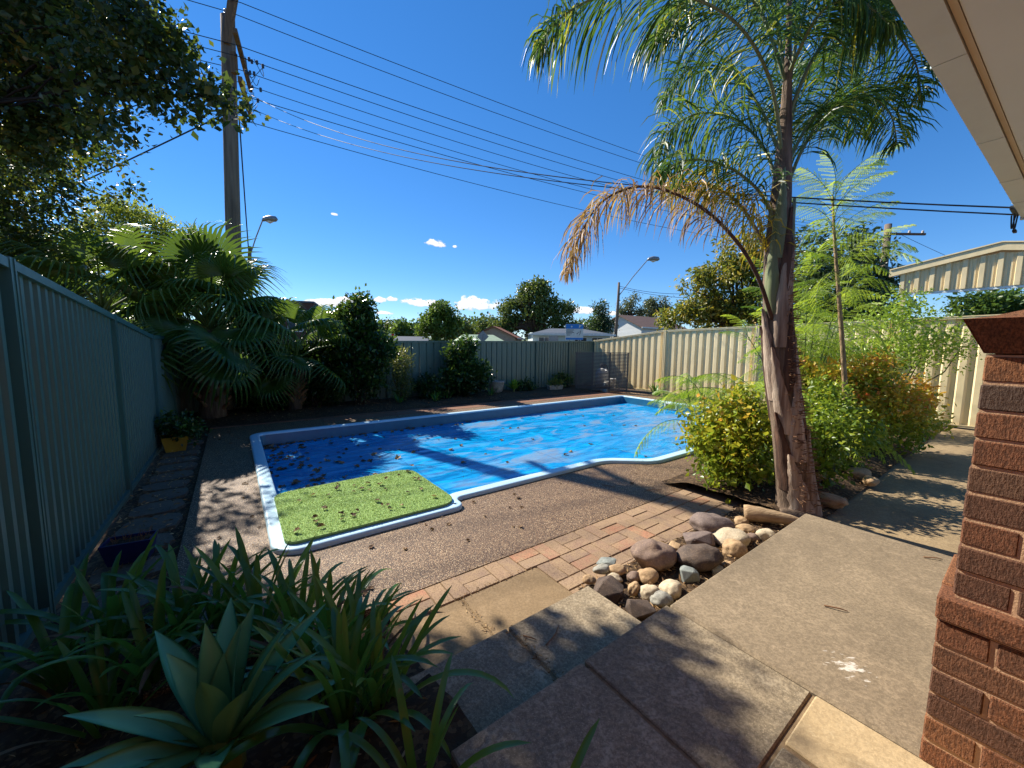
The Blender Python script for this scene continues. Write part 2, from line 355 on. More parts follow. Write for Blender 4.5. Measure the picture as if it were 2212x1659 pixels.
BARK = simple('bark', lin(96, 80, 64), lin(58, 48, 40), 6, .95, .9, .03, 16, .2, (4, 4, .7))
DRYSTEM = simple('dry_stem', lin(150, 112, 78), lin(96, 66, 46), 8, .8, .3)
GREENSTEM = simple('green_stem', lin(110, 128, 62), lin(84, 98, 48), 9, .5, .2)
ASPH = simple('asphalt', lin(66, 66, 66), lin(84, 84, 82), 2, .9, .4, .01, 90)
GRASSG = simple('verge_grass', lin(84, 100, 46), lin(110, 112, 62), 1.5, .95, .7, .05, 30)
TERRA = simple('ochre_pot', lin(186, 148, 46), lin(160, 124, 40), 6, .6, .15)
BLUEPOT = simple('blue_glaze', lin(34, 38, 92), lin(26, 28, 72), 6, .35, .1)
CONPOT = simple('concrete_pot', lin(170, 162, 150), lin(128, 120, 110), 9, .9, .4)
HILLM = simple('hill', lin(70, 86, 52), lin(88, 98, 66), .02, .95, .2)

# ---- leaf materials
L_OAK = leafmat('oak_leaf', [(0, lin(34, 50, 20)), (.5, lin(54, 74, 28)), (.78, lin(82, 92, 34)), (.92, lin(122, 108, 38)), (1, lin(140, 104, 42))], .35, .4)
L_FEATHER = leafmat('feather_tree_leaf', [(0, lin(84, 100, 34)), (.5, lin(122, 136, 46)), (1, lin(156, 162, 64))], .48)
L_FIG = leafmat('fig_leaf', [(0, lin(62, 80, 38)), (.5, lin(84, 104, 46)), (1, lin(116, 130, 60))], .22, .42)
L_DEC = leafmat('street_tree_leaf', [(0, lin(58, 84, 34)), (.5, lin(78, 106, 42)), (1, lin(106, 134, 56))], .35)
L_GUM = leafmat('gum_leaf', [(0, lin(72, 84, 58)), (.5, lin(94, 104, 72)), (1, lin(128, 130, 94))], .25)
L_CON = leafmat('conifer_leaf', [(0, lin(40, 58, 32)), (.5, lin(56, 78, 42)), (1, lin(80, 104, 54))], .2)
L_YEL = leafmat('yellowing_leaf', [(0, lin(72, 90, 34)), (.45, lin(104, 116, 44)), (.75, lin(150, 138, 52)), (1, lin(186, 146, 52))], .4)
L_JAC = leafmat('jacaranda_leaf', [(0, lin(112, 142, 40)), (.5, lin(150, 176, 52)), (1, lin(186, 200, 76))], .55, byobj=True)
L_SMALL = leafmat('privet_leaf', [(0, lin(86, 116, 36)), (.5, lin(130, 160, 52)), (.85, lin(168, 188, 74)), (1, lin(194, 204, 106))], .42, .3)
L_NAN = leafmat('nandina_leaf', [(0, lin(66, 92, 28)), (.35, lin(112, 136, 38)), (.58, lin(170, 170, 50)), (.74, lin(214, 172, 58)), (.88, lin(226, 140, 54)), (1, lin(214, 100, 50))], .42, .35)
L_CAM = leafmat('camellia_leaf', [(0, lin(28, 50, 20)), (.5, lin(46, 74, 26)), (1, lin(96, 122, 40))], .3, .28)
L_GREV = leafmat('grevillea_leaf', [(0, lin(70, 84, 34)), (.5, lin(104, 112, 46)), (1, lin(150, 146, 72))], .35)
L_PALM = leafmat('queen_palm_leaf', [(0, lin(40, 70, 32)), (.55, lin(62, 96, 40)), (.85, lin(104, 128, 46)), (1, lin(190, 176, 62))], .40, .42, .4)
L_PALMY = leafmat('yellow_palm_leaf', [(0, lin(150, 132, 36)), (.5, lin(190, 150, 44)), (1, lin(206, 172, 70))], .45, .4)
L_DEAD = leafmat('dead_palm_leaf', [(0, lin(128, 92, 62)), (.5, lin(164, 124, 84)), (1, lin(202, 168, 120))], .35, .6)
L_FAN = leafmat('fan_palm_leaf', [(0, lin(46, 70, 30)), (.5, lin(66, 94, 36)), (1, lin(98, 124, 46))], .32, .34, .5, byobj=True)
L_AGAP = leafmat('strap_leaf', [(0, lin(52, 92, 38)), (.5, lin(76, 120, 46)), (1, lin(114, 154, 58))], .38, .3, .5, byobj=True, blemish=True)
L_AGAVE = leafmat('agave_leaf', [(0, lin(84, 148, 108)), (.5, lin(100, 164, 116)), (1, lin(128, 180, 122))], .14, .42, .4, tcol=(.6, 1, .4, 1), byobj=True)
L_SUCC = leafmat('succulent_leaf', [(0, lin(96, 138, 46)), (.5, lin(122, 164, 54)), (1, lin(150, 186, 70))], .35, .4, byobj=True)
L_DRY = leafmat('dry_leaf', [(0, lin(66, 48, 38)), (.35, lin(96, 74, 56)), (.65, lin(140, 112, 84)), (1, lin(196, 168, 134))], .15, .7, .2, byobj=True)
L_TURF = leafmat('turf_blade', [(0, lin(104, 138, 74)), (.55, lin(142, 170, 112)), (.85, lin(176, 198, 146)), (1, lin(240, 244, 222))], .28, .25, .6)  # near-white end of the ramp paints in glints on some blades
# ================================================================= setting
def rounded(corners, seg=6):
    out = []; n = len(corners)
    for i in range(n):
        x, y, r = corners[i]; p = Vector((x, y)); q = Vector(corners[i-1][:2]); w = Vector(corners[(i+1) % n][:2])
        if r <= 0: out.append(p); continue
        d0 = (q-p).normalized(); d1 = (w-p).normalized()
        half = d0.angle(d1)/2; t = min(r/math.tan(half), (q-p).length*.49, (w-p).length*.49); r2 = t*math.tan(half)
        c = p + (d0+d1).normalized()*(r2/math.sin(half))
        a0 = (p+d0*t-c); a1 = (p+d1*t-c); th = a0.angle_signed(a1)
        for k in range(seg+1):
            a = -th*k/seg; out.append(c + Vector((a0.x*math.cos(a)-a0.y*math.sin(a), a0.x*math.sin(a)+a0.y*math.cos(a))))
    return out
def inset(poly, d):
    n = len(poly); out = []
    for i in range(n):
        e0 = (poly[i]-poly[i-1]); e1 = (poly[(i+1) % n]-poly[i])
        e0 = e0.normalized() if e0.length > 1e-7 else e1.normalized(); e1 = e1.normalized() if e1.length > 1e-7 else e0
        n0 = Vector((-e0.y, e0.x)); n1 = Vector((-e1.y, e1.x)); m = (n0+n1)
        m = m.normalized() if m.length > 1e-6 else n0
        out.append(poly[i]+m*(d/max(.5, m.dot(n0))))
    return out
def sheet_with_hole(name, outer, hole, z, mat, skirt=0.0):
    loops = [[Vector((p[0], p[1], 0)) for p in outer], [Vector((p[0], p[1], 0)) for p in hole]]
    tri = tessellate_polygon(loops); V = [(p.x, p.y, z) for l in loops for p in l]; F = [tuple(t) for t in tri]
    F2 = []
    for t in F:
        a, b_, c = [Vector(V[i]) for i in t]
        F2.append(t if (b_-a).cross(c-a).z > 0 else t[::-1])
    if skirt:
        n = len(outer); k = len(V); V += [(p[0], p[1], z-skirt) for p in outer]
        F2 += [(i, k+i, k+(i+1) % n, (i+1) % n) for i in range(n)]
    return mesh(name, V, F2, mat)

POOLC = [(.17, 3.30, .22), (1.84, 3.30, .17), (1.84, 3.53, .08), (4.22, 3.53, .5), (4.78, 3.08, .5), (10.5, 3.08, .4), (10.5, 8.2, .22), (.17, 8.2, .25)]
POOLO = rounded(POOLC, 7)
if sum(POOLO[i-1].x*POOLO[i].y-POOLO[i].x*POOLO[i-1].y for i in range(len(POOLO))) < 0: POOLO.reverse()

big = 900
struct('ground', sheet_with_hole('ground', [(-big, -big), (big, -big), (big, big), (-big, big)], inset(POOLO, .05), -.09, SOIL), (0, 0, 0), ANG)
DECKP = [(-.42, 2.345), (4.3, 2.345), (4.75, 2.62), (11.7, 2.62), (11.7, 9.25), (-.42, 9.25)]
struct('pool_deck', sheet_with_hole('pool_deck', DECKP, inset(POOLO, .05), 0.0, AGG, .12), (0, 0, 0), ANG)

def terrain(name, x0, x1, y0, y1, step, zf, mat):
    nx = max(2, int((x1-x0)/step)); ny = max(2, int((y1-y0)/step)); V = []; F = []
    for j in range(ny+1):
        for i in range(nx+1):
            x = x0+(x1-x0)*i/nx; y = y0+(y1-y0)*j/ny; V.append((x, y, zf(x, y)))
    for j in range(ny):
        for i in range(nx):
            k = j*(nx+1)+i; F.append((k, k+1, k+nx+2, k+nx+1))
    return struct(name, mesh(name, V, F, mat, True), (0, 0, 0), ANG)
def nz(x, y, s): return mnoise.noise(Vector((x*s, y*s, 3.7)))
def sm(a, b, x):
    t = min(1, max(0, (x-a)/(b-a))); return t*t*(3-2*t)
def bed_front_z(a, b):
    return -.05+.30*sm(2.5, .9, b)+.02*nz(a, b, 6)+.012*nz(a, b, 23)
terrain('garden_bed_front', -.97, .66, -1.2, 3.0, .06, bed_front_z, SOIL)
terrain('garden_bed_back', -.97, 11.9, 9.36, 11.15, .09, lambda a, b: .02+.06*sm(9.36, 9.9, b)+.025*nz(a, b, 4), SOIL)
terrain('garden_bed_side', 4.15, 12.3, 1.10, 2.6, .08, lambda a, b: .025+.09*sm(1.10, 1.4, b)*sm(2.6, 2.2, b)+.02*nz(a, b, 5), SOIL)
terrain('stone_bed', 1.80, 4.14, 1.06, 1.70, .05, lambda a, b: .03+.05*sm(1.72, 1.3, b)+.02*nz(a, b, 9), SOIL)
terrain('fence_side_strip', -.97, -.43, 3.02, 9.3, .07, lambda a, b: -.03+.015*nz(a, b, 6), SOIL)

# rear path: reddish concrete band between the deck and the back bed
REDP = m_concrete('red_path', lin(120, 84, 64), lin(136, 98, 76), lin(150, 112, 86), .5)
struct('rear_path', MB().box(-.42, 11.75, 9.256, 9.36, -.08, .012).box(1.5, 11.7, 8.78, 9.25, .001, .004).me('rear_path', REDP), (0, 0, 0), ANG)

# ---- swimming pool
pool = root('swimming_pool', 'long pale blue fibreglass pool sunk in the pebbled deck', 'swimming pool', (0, 0, 0), ANG)
def sweep(name, prof, mat, parent, smooth=True):
    V = []; F = []; n = len(POOLO)
    for off, z in prof:
        V += [(p.x, p.y, z) for p in inset(POOLO, off)]
    for i in range(len(prof)-1):
        for k in range(n): F.append((i*n+k, i*n+(k+1) % n, (i+1)*n+(k+1) % n, (i+1)*n+k))
    return link(name, mesh(name, V, F, mat, smooth), parent)
sweep('coping', [(0, -.06), (0, .025), (.004, .036), (.013, .043), (.03, .045), (.115, .045), (.132, .041), (.142, .03), (.146, .012)], POOL, pool)
sweep('pool_wall', [(.146, .012), (.150, -.02), (.165, -.14), (.2, -.9)], POOLW, pool)
stp = MB().prism([(p.x, p.y) for p in rounded([(.26, 3.40, .1), (1.74, 3.40, .12), (1.74, 4.60, .16), (.26, 4.60, .05)], 5)][::1], -.6, .047)
link('step_platform', stp.me('step_platform', POOL), pool)
sk = link('skimmer_box', MB().box(10.32, 10.36, 6.1, 6.5, -.16, .02, .01).me('skimmer_box', WHITE), pool)
link('skimmer_opening', MB().box(10.315, 10.325, 6.15, 6.45, -.14, -.02).me('skimmer_opening', BLACK), sk)

# ---- floating bubble cover
INN = inset(POOLO, .162)
def clampto(poly, x, y):
    p = Vector((x, y)); ins = False; best = None; n = len(poly)
    for i in range(n):
        a = poly[i-1]; b = poly[i]
        if (a.y > y) != (b.y > y) and x < (b.x-a.x)*(y-a.y)/(b.y-a.y)+a.x: ins = not ins
    if ins: return x, y
    for i in range(n):
        a = poly[i-1]; d = poly[i]-a; L2 = d.length_squared
        t = 0 if L2 < 1e-12 else min(1, max(0, (p-a).dot(d)/L2)); q = a+d*t
        if best is None or (q-p).length_squared < best[0]: best = ((q-p).length_squared, q)
    return best[1].x, best[1].y
def cover_z(a, b):
    z = -.185+.010*nz(a, b*1.4, 1.2)+.006*nz(a*.8, b*2, 4)
    r = nz(a*.6+b*.5, b*1.6-a*.4, 1.7); z += .014*max(0, 1-abs(r)*5)*sm(6.5, 2, a)
    z += .10*math.exp(-(((a-1.55)/.34)**2+((b-4.95)/.20)**2)) + .07*math.exp(-(((a-.95)/.30)**2+((b-5.15)/.30)**2)) + .05*math.exp(-(((a-1.9)/.25)**2+((b-5.3)/.12)**2))
    z += .02*math.exp(-((b-5.55+.12*a)/.10)**2)*sm(3.0, 1.8, a)+.012*math.exp(-((a-6.3+.2*b)/.06)**2)
    return z
nx, ny = 230, 120; V = []; F = []
for j in range(ny+1):
    for i in range(nx+1):
        x, y = clampto(INN, .2+10.2*i/nx, 3.1+5.05*j/ny); V.append((x, y, cover_z(x, y)))
for j in range(ny):
    for i in range(nx):
        k = j*(nx+1)+i; q = (k, k+1, k+nx+2, k+nx+1)
        if len({(round(V[t][0], 4), round(V[t][1], 4)) for t in q}) == 4: F.append(q)
tag(link('pool_cover', mesh('pool_cover', V, F, COVER, True), None, (0, 0, 0), (0, 0, ANG)), 'blue bubble solar cover floating on the pool, wrinkled and dusty', 'pool cover')

# ---- turf mat on the pool step
TP = rounded([(.265, 3.385, .10), (1.79, 3.375, .17), (1.775, 4.66, .2), (.275, 4.62, .14)], 6)
turf = root('turf_mat', 'green artificial turf mat lying over the pool step', 'turf mat', (0, 0, 0), ANG)
TBASE = simple('turf_base', lin(126, 156, 84), lin(140, 168, 98), 30, .9, .5, .004)
link('mat_base', MB().prism([(p.x, p.y) for p in TP], .050, .072).me('mat_base', TBASE), turf)
def inpoly(poly, x, y):
    ins = False
    for i in range(len(poly)):
        a = poly[i-1]; b = poly[i]
        if (a.y > y) != (b.y > y) and x < (b.x-a.x)*(y-a.y)/(b.y-a.y)+a.x: ins = not ins
    return ins
nb = 42000; bx = rng.uniform(.26, 1.80, nb); by = rng.uniform(3.37, 4.67, nb)
keep = np.array([inpoly(TP, x, y) for x, y in zip(bx, by)]); bx = bx[keep]; by = by[keep]; nb = len(bx)
ph = rng.uniform(0, 2*np.pi, nb); th = rng.uniform(.1, .9, nb); ln = rng.uniform(.008, .018, nb); w = .0024
base = np.stack([bx, by, np.full(nb, .071)], 1); side = np.stack([np.cos(ph+1.57), np.sin(ph+1.57), np.zeros(nb)], 1)*w
tip = base+np.stack([np.cos(ph)*np.sin(th), np.sin(ph)*np.sin(th), np.cos(th)], 1)*ln[:, None]
VV = np.stack([base-side, base+side, tip], 1).reshape(-1, 3)
tb = link('turf_pile', mesh('turf_pile', VV, np.arange(3*nb).reshape(-1, 3), L_TURF, False, rng.random(nb)), turf); tb['kind'] = 'stuff'

# ---- paving bricks
def brick_mesh(name, l, w, h, mat, bev=.004, j=.0):
    return MB().box(-l/2, l/2, -w/2, w/2, -h/2, h/2, bev).me(name, mat)
PB = [brick_mesh('paver_brick', .228, .112, .06, PAVEB, .003), brick_mesh('paver_brick', .227, .111, .06, PAVEB, .004)]
paving = struct('brick_paving', MB().box(.72, 4.42, 1.62, 2.34, -.08, -.005).me('paving_bed', JOINT), (0, 0, 0), ANG)
def put_brick(a, b, along_a):
    o = link('brick', PB[rnd.randrange(2)], paving, (a, b, -.030+rnd.uniform(-.003, .004)+.03), (rnd.uniform(-.012, .012), rnd.uniform(-.012, .012), (0 if along_a else math.pi/2)+rnd.uniform(-.015, .015)))
    o.location.z = -.0265+rnd.uniform(-.003, .004)
BL = .2345
for jrow in range(3):
    for i in range(16):
        a0 = .74+i*BL; b0 = 2.335-(jrow+1)*BL
        if jrow > 0: a0 = 1.768+(i-4)*BL
        if jrow > 0 and i < 4: continue
        if a0 > 4.25: continue
        if (i+jrow) % 2 == 0:
            for k in (0, 1): put_brick(a0+BL/2, b0+BL*(.25+.5*k), True)
        else:
            for k in (0, 1): put_brick(a0+BL*(.25+.5*k), b0+BL/2, False)

# ---- slabs and steps
def slab(name, parent, a0, a1, b0, b1, zt, th, mat, bev=.005):
    m = MB().box(-(a1-a0)/2, (a1-a0)/2, -(b1-b0)/2, (b1-b0)/2, -th, 0, bev).me(name, mat)
    return link(name, m, parent, ((a0+a1)/2, (b0+b1)/2, zt), (rnd.uniform(-.004, .004), rnd.uniform(-.004, .004), rnd.uniform(-.005, .005)))
low = struct('lower_paving', MB().box(.45, 1.76, 1.40, 2.10, -.08, -.004).me('lower_paving', JOINT), (0, 0, 0), ANG)
for a0, a1 in ((.50, 1.118), (1.134, 1.755)): slab('slab', low, a0, a1, 1.45, 2.095, .002, .05, SLABB)
mid = struct('middle_step', MB().box(.53, 1.72, 1.0, 1.535, -.08, .138).me('middle_step', JOINT), (0, 0, 0), ANG)
for a0, a1 in ((.50, 1.112), (1.130, 1.750)): slab('slab', mid, a0, a1, .96, 1.565, .146, .055, SLABG)
top = struct('upper_step', MB().box(.55, 1.80, -.9, 1.03, -.08, .280).me('upper_step', JOINT), (0, 0, 0), ANG)
slab('slab', top, 1.176, 1.800, .428, 1.062, .290, .055, SLABG); slab('slab', top, .53, 1.160, .428, 1.060, .289, .055, SLABG)
slab('slab', top, 1.486, 1.800, -.205, .412, .290, .055, SLABP); slab('slab', top, .85, 1.470, -.205, .412, .288, .055, SLABG)
slab('slab', top, 1.176, 1.800, -.85, -.22, .288, .055, SLABG); slab('slab', top, .53, 1.160, -.85, -.22, .288, .055, SLABG)
struct('porch_floor', MB().box(1.815, 3.80, -2.6, 1.055, -.08, .290, .012).me('porch_floor', CONC), (0, 0, 0), ANG)
struct('side_path', MB().box(3.805, 12.3, -2.6, 1.14, -.08, .006, .005).me('side_path', m_concrete('path_concrete', lin(130, 110, 82), lin(156, 134, 100), lin(170, 148, 112))), (0, 0, 0), ANG)

# flagstones beside the left fence
FLAGM = m_rock('flagstone', lin(108, 94, 78), lin(86, 76, 66), lin(130, 114, 94), 4)
flag = struct('flagstone_edging', MB().box(-.93, -.44, 3.05, 8.4, -.08, -.03).me('flagstone_bed', SOIL), (0, 0, 0), ANG)
b0 = 3.1
while b0 < 8.2:
    L_ = rnd.uniform(.32, .5); pts = []
    for k in range(9):
        an = 2*math.pi*k/9+rnd.uniform(-.2, .2); pts.append((.225*math.copysign(abs(math.cos(an))**.6, math.cos(an))*rnd.uniform(.85, 1.02), L_/2*math.copysign(abs(math.sin(an))**.6, math.sin(an))*rnd.uniform(.85, .98)))
    link('flagstone', MB().prism(pts, -.05, 0).me('flagstone', FLAGM), flag, (-.685, b0+L_/2, .0+rnd.uniform(-.01, .012)), (rnd.uniform(-.03, .03), rnd.uniform(-.03, .03), 0)); b0 += L_+.02

# ================================================================= fences
def rib_sheet(name, w, n, ztop0, ztop1, zbot, mat, depth=.032, flat=.62, minor=True, slope=.08):
    """pressed steel sheet: pans and trapezoid ribs along x, facing -y"""
    prof = []; p = w/n
    for i in range(n):
        x = i*p
        prof += [(x, 0), (x+p*.04, 0)]
        if minor:
            for q in (.22, .40): prof += [(x+p*(q-.03), 0), (x+p*q, .004), (x+p*(q+.03), 0)]
        prof += [(x+p*flat, 0), (x+p*(flat+slope), depth), (x+p*(1-slope), depth), (x+p, 0)]
    V = []; F = []
    for (x, y) in prof:
        zt = ztop0+(ztop1-ztop0)*x/w; V += [(x, y, zbot), (x, y, zt)]
    for i in range(len(prof)-1):
        if abs(prof[i+1][0]-prof[i][0]) < 1e-6: continue
        F.append((2*i, 2*i+2, 2*i+3, 2*i+1))
    return mesh(name, V, F, mat)
def fence(name, label, org, ang, posts, topf, mat, nrib, depth, sheets=3, inward=1, zb=.03, flat=.62, postw=.05, slope=.08):
    """org: yard origin of the line; posts: distances along it"""
    r = root(name, label, 'fence', Y(*org), ang)
    for i, s in enumerate(posts):
        zt = topf(s)+.012
        pm = MB().box(-postw/2, postw/2, -.045, -.003, -.1, zt).box(-postw/2-.012, -postw/2+.008, -.055, .05, -.1, zt-.004).box(postw/2-.008, postw/2+.012, -.055, .05, -.1, zt-.004).box(-postw/2, postw/2, .003, .045, -.1, zt).me('post', mat)
        link('post', pm, r, (s, 0, 0))
        if i == len(posts)-1: break
        e = posts[i+1]; x0 = s+.025; x1 = e-.025; w = (x1-x0)
        for zz, nm, dz in ((0, 'top_rail', 0), (1, 'bottom_rail', 0)):
            z0 = topf(s) if not zz else zb+.05; z1 = topf(e) if not zz else zb+.05
            hb = .052
            V = [(x0, -.034, z0-hb), (x1, -.034, z1-hb), (x1, .046, z1-hb), (x0, .046, z0-hb)]; T = [(x0, -.034, z0), (x1, -.034, z1), (x1, .046, z1), (x0, .046, z0)]
            mb = MB().hexa(V, T); lip = .012
            mb.hexa([(x0, -.042, z0-.014), (x1, -.042, z1-.014), (x1, -.034, z1-.014), (x0, -.034, z0-.014)], [(x0, -.042, z0+.004), (x1, -.042, z1+.004), (x1, -.034, z1+.004), (x0, -.034, z0+.004)])
            link(nm, mb.me(nm, mat), r)
        for k in range(sheets):
            xa = x0+w*k/sheets; xb = x0+w*(k+1)/sheets; f = lambda x: topf(s)+(topf(e)-topf(s))*(x-s)/(e-s)-.03
            link('panel', rib_sheet('panel', xb-xa-.002, nrib, f(xa), f(xb), zb, mat, depth, flat, slope < .1, slope), r, (xa, 0, 0))
    return r
# left fence: x runs away from the house along +b; faces the yard (+a side)
def ltop(s):
    b = s-1.25; return 2.09-.075*(b-3.4) if b < 7.9 else 1.752
# local x along -b so that -y faces +a ... build from far corner back to the house
LF = lambda s: ltop(1.25+(11.2-s))
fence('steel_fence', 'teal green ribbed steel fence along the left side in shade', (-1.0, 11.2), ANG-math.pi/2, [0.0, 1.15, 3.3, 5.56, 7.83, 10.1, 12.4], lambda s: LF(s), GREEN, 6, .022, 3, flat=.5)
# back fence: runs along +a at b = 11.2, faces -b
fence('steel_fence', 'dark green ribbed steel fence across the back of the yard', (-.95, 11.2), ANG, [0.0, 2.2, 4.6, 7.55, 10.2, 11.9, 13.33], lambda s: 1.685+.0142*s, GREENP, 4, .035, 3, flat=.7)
# cream fence: from the back corner towards the house at a = 12.4, faces -a
def ctop(s):
    b = 11.2-s; return 1.90+(2.25-1.90)*(s/3.31) if s < 3.31 else 2.36-.017*(b-1)
fence('steel_fence', 'cream ribbed steel fence on the sunny right side', (12.4, 11.2), ANG-math.pi/2, [0.05, 3.31, 6.27, 9.2, 12.1, 15.0], ctop, CREAM, 4, .05, 3, flat=.40, slope=.16)

# ---- slatted pump screen
s0 = Y(10.42, 10.30); s1 = Y(11.32, 8.58); L_ = (s1-s0).length; sa = math.atan2(s1.y-s0.y, s1.x-s0.x)
scr = root('slat_screen', 'grey horizontal slat screen hiding the pool pump', 'slat screen', s0, sa)
SLM = MB().box(0, L_, -.012, .012, -.017, .017, .003).me('slat', SLATM)
for i in range(27): link('slat', SLM, scr, (0, 0, .07+i*.0505))
PM = MB().box(-.02, .02, .0125, .05, .02, 1.42).me('batten', SLATM)
for x in (.04, L_*.33, L_*.66, L_-.04): link('batten', PM, scr, (x, 0, 0))
link('cap_rail', MB().box(-.01, L_+.01, -.02, .055, 1.421, 1.445).me('cap_rail', SLATM), scr)

# ---- pool pump and filter behind the screen
pc = Y(11.55, 9.95)
ft = root('pool_filter', 'white sand filter tank behind the slat screen', 'pool filter', pc, ANG)
link('tank', MB().lathe([(.02, .05), (.22, .08), (.27, .2), (.27, .62), (.2, .78), (.09, .83), (.02, .84)], 20).me('tank', WHITE, True), ft)
link('valve', MB().lathe([(.09, .83), (.11, .86), (.11, .97), (.06, 1.0)], 14).tube([(0, 0, .92), (.2, 0, .92), (.26, 0, .86), (.26, 0, .3)], .025, 8).me('valve', BLACK), ft)
pp = root('pool_pump', 'white pool pump with grey pipes behind the slat screen', 'pool pump', Y(11.2, 9.35), ANG)
link('pump_body', MB().tube([(-.28, 0, .28), (-.2, 0, .28), (-.19, 0, .28), (.12, 0, .28), (.13, 0, .28), (.3, 0, .28)], [.06, .06, .12, .12, .10, .10], 14).me('pump_body', WHITE), pp)
link('strainer', MB().lathe([(.11, .1), (.11, .4), (.13, .41), (.13, .46), (.05, .48)], 14, (.22, 0, 0)).me('strainer', WHITE), pp)
link('pipe', MB().tube([(.34, 0, .3), (.6, 0, .3), (.62, 0, .1), (.62, 0, 0)], .025, 8).tube([(0, 0, .4), (0, 0, .75), (.1, .3, .78)], .025, 8).me('pipe', GALV), pp)
link('base', MB().box(-.3, .35, -.15, .15, -.05, .1, .02).me('base', CONPOT), pp)

# ================================================================= house side: brick pier and eave
pier = root('brick_pier', 'textured brown brick pier with flared cap beside the porch', 'brick pier', Y(1.79, .128, .280), ANG)
# local: x along +a (into pier), y along +b; near-left corner at origin, body in x 0..w, y -w..0
cz = .0845; BH = .0755
def bm_(l): return brick_mesh('brick', l, .11, BH, WALLB, .004)
BF = bm_(.23); BHf = bm_(.11)
def course(z, x0, wd, flip):
    # four bricks pinwheel round the core; alternate courses turn the other way
    x1 = x0+wd; y1 = -x0; y0 = y1-wd; l = wd-.12
    def lay(cx, cy, turned):
        link('brick', BF, pier, (cx+rnd.uniform(-.002, .002), cy+rnd.uniform(-.002, .002), z), (rnd.uniform(-.008, .008), rnd.uniform(-.008, .008), math.pi/2 if turned else 0), (l/.23, 1, 1))
    if flip:
        lay(x0+l/2, y1-.055, False); lay(x1-l/2, y0+.055, False); lay(x0+.055, y0+l/2, True); lay(x1-.055, y1-l/2, True)
    else:
        lay(x1-l/2, y1-.055, False); lay(x0+l/2, y0+.055, False); lay(x0+.055, y1-l/2, True); lay(x1-.055, y0+l/2, True)
NC = 16
for i in range(NC):
    x0, wd_ = (0, .418) if i < 6 else ((-.007, .432) if i == 6 else (.024, .37))
    course(cz*i+BH/2+.01, x0, wd_, i % 2 == 1)
zc = NC*cz+.006
link('mortar_core', MB().box(.004, .414, -.414, -.004, 0, cz*6).box(-.002, .420, -.420, .002, cz*6+.006, cz*7-.006).box(.028, .390, -.390, -.028, cz*7-.006, zc).me('mortar_core', MORTAR), pier)
# flared cap of splayed bricks
def splay(side):
    for k in range(3):
        t0 = k/3+.012; t1 = (k+1)/3-.012
        def P_(t, out, z):
            a0 = .034-out; a1 = .384+out; y0 = -.384-out; y1 = -.034+out; c = [(a0, y0), (a0, y1), (a1, y1), (a1, y0)]
            p = c[side]; q = c[(side+1) % 4]; return (p[0]+(q[0]-p[0])*t, p[1]+(q[1]-p[1])*t, z)
        b = [P_(t0, .012, zc+.004), P_(t1, .012, zc+.004), P_(t1, -.07, zc+.004), P_(t0, -.07, zc+.004)]
        t = [P_(t0, .058, zc+.105), P_(t1, .058, zc+.105), P_(t1, -.05, zc+.122), P_(t0, -.05, zc+.122)]
        link('cap_brick', MB().hexa(b, t).me('cap_brick', WALLB), pier)
for s_ in range(4): splay(s_)
def sq(lo, hi, z): return [(lo, -hi, z), (hi, -hi, z), (hi, -lo, z), (lo, -lo, z)]
link('cap_mortar', MB().hexa(sq(.05, .368, zc-.01), sq(-.012, .430, zc+.098)).hexa(sq(-.012, .430, zc+.099), sq(.15, .27, zc+.155)).me('cap_mortar', WALLB), pier)

# eave of the house: gutter, soffit, wall behind the camera
EA = R(33.3); en = Vector((-math.sin(EA), math.cos(EA), 0)); ed = Vector((math.cos(EA), math.sin(EA), 0))
ez = 2.68
house = root('house', 'cream painted house eave with gutter and soffit overhead', 'house', en*.431+Vector((0, 0, ez)), EA)
xe = 4.97
gx = [-4.0, -1.5, .66, 2.1, 3.05, 3.85, 4.45, xe]
for i in range(len(gx)-1):
    m = MB().box(gx[i]+.001, gx[i+1]-.001, -.085, 0, -.006, .11).box(gx[i]+.001, gx[i+1]-.001, -.012, .012, .1, .118)
    if i: m.box(gx[i]-.003, gx[i]+.003, -.082, .003, -.0085, .08)
    link('gutter', m.me('gutter', GUTT), house)
link('fascia', MB().box(-4, xe-.002, -.105, -.088, .003, .16).me('fascia', simple('fascia_shade_tan', lin(216, 204, 180), lin(204, 190, 164), 3, .5, .1)), house)  # tan colour paints in the shadow line between gutter and soffit
for i in range(5):
    x0 = -4+i*1.8; x1 = min(xe-.004, x0+1.7985)
    if x1 > x0: link('soffit_sheet', MB().box(x0, x1, -.80, -.107, .006, .016).me('soffit_sheet', SOFF), house)
link('end_fascia', MB().box(xe, xe+.03, -.9, 0.004, -.02, .2).me('end_fascia', GUTT), house)
link('roof', MB().hexa([(-4.1, .0, .13), (xe+.06, .0, .13), (xe+.06, -3, .13), (-4.1, -3, .13)], [(-4.1, .03, .16), (xe+.06, .03, .16), (xe+.06, -3, 1.2), (-4.1, -3, 1.2)]).me('roof', simple('roof_tile', lin(110, 70, 54), lin(84, 56, 46), 6, .9, .4)), house)
link('wall', MB().box(-4, xe-.3, -1.05, -.80, -2.5, .03).me('wall', WALLB), house)
brk = root('service_bracket', 'cable bracket with black loops under the gutter corner', 'cable bracket', house.location+ed*(xe-.05)+en*.02, EA)
link('strain_clamp', MB().box(-.17, .1, -.01, .02, .02, .05, .004).me('strain_clamp', DARKMETAL), brk)
lp = []
for k in range(13):
    t = k/12; lp.append((-.1+.22*t, .0, -.005-.10*math.sin(math.pi*min(1, t*1.3))+.05*max(0, t-.75)*4))
link('cable_loop', MB().tube(lp, .005, 6).tube([(p[0]+.03, p[1]+.015, p[2]*.8) for p in lp], .005, 6).me('cable_loop', WIREM), brk)
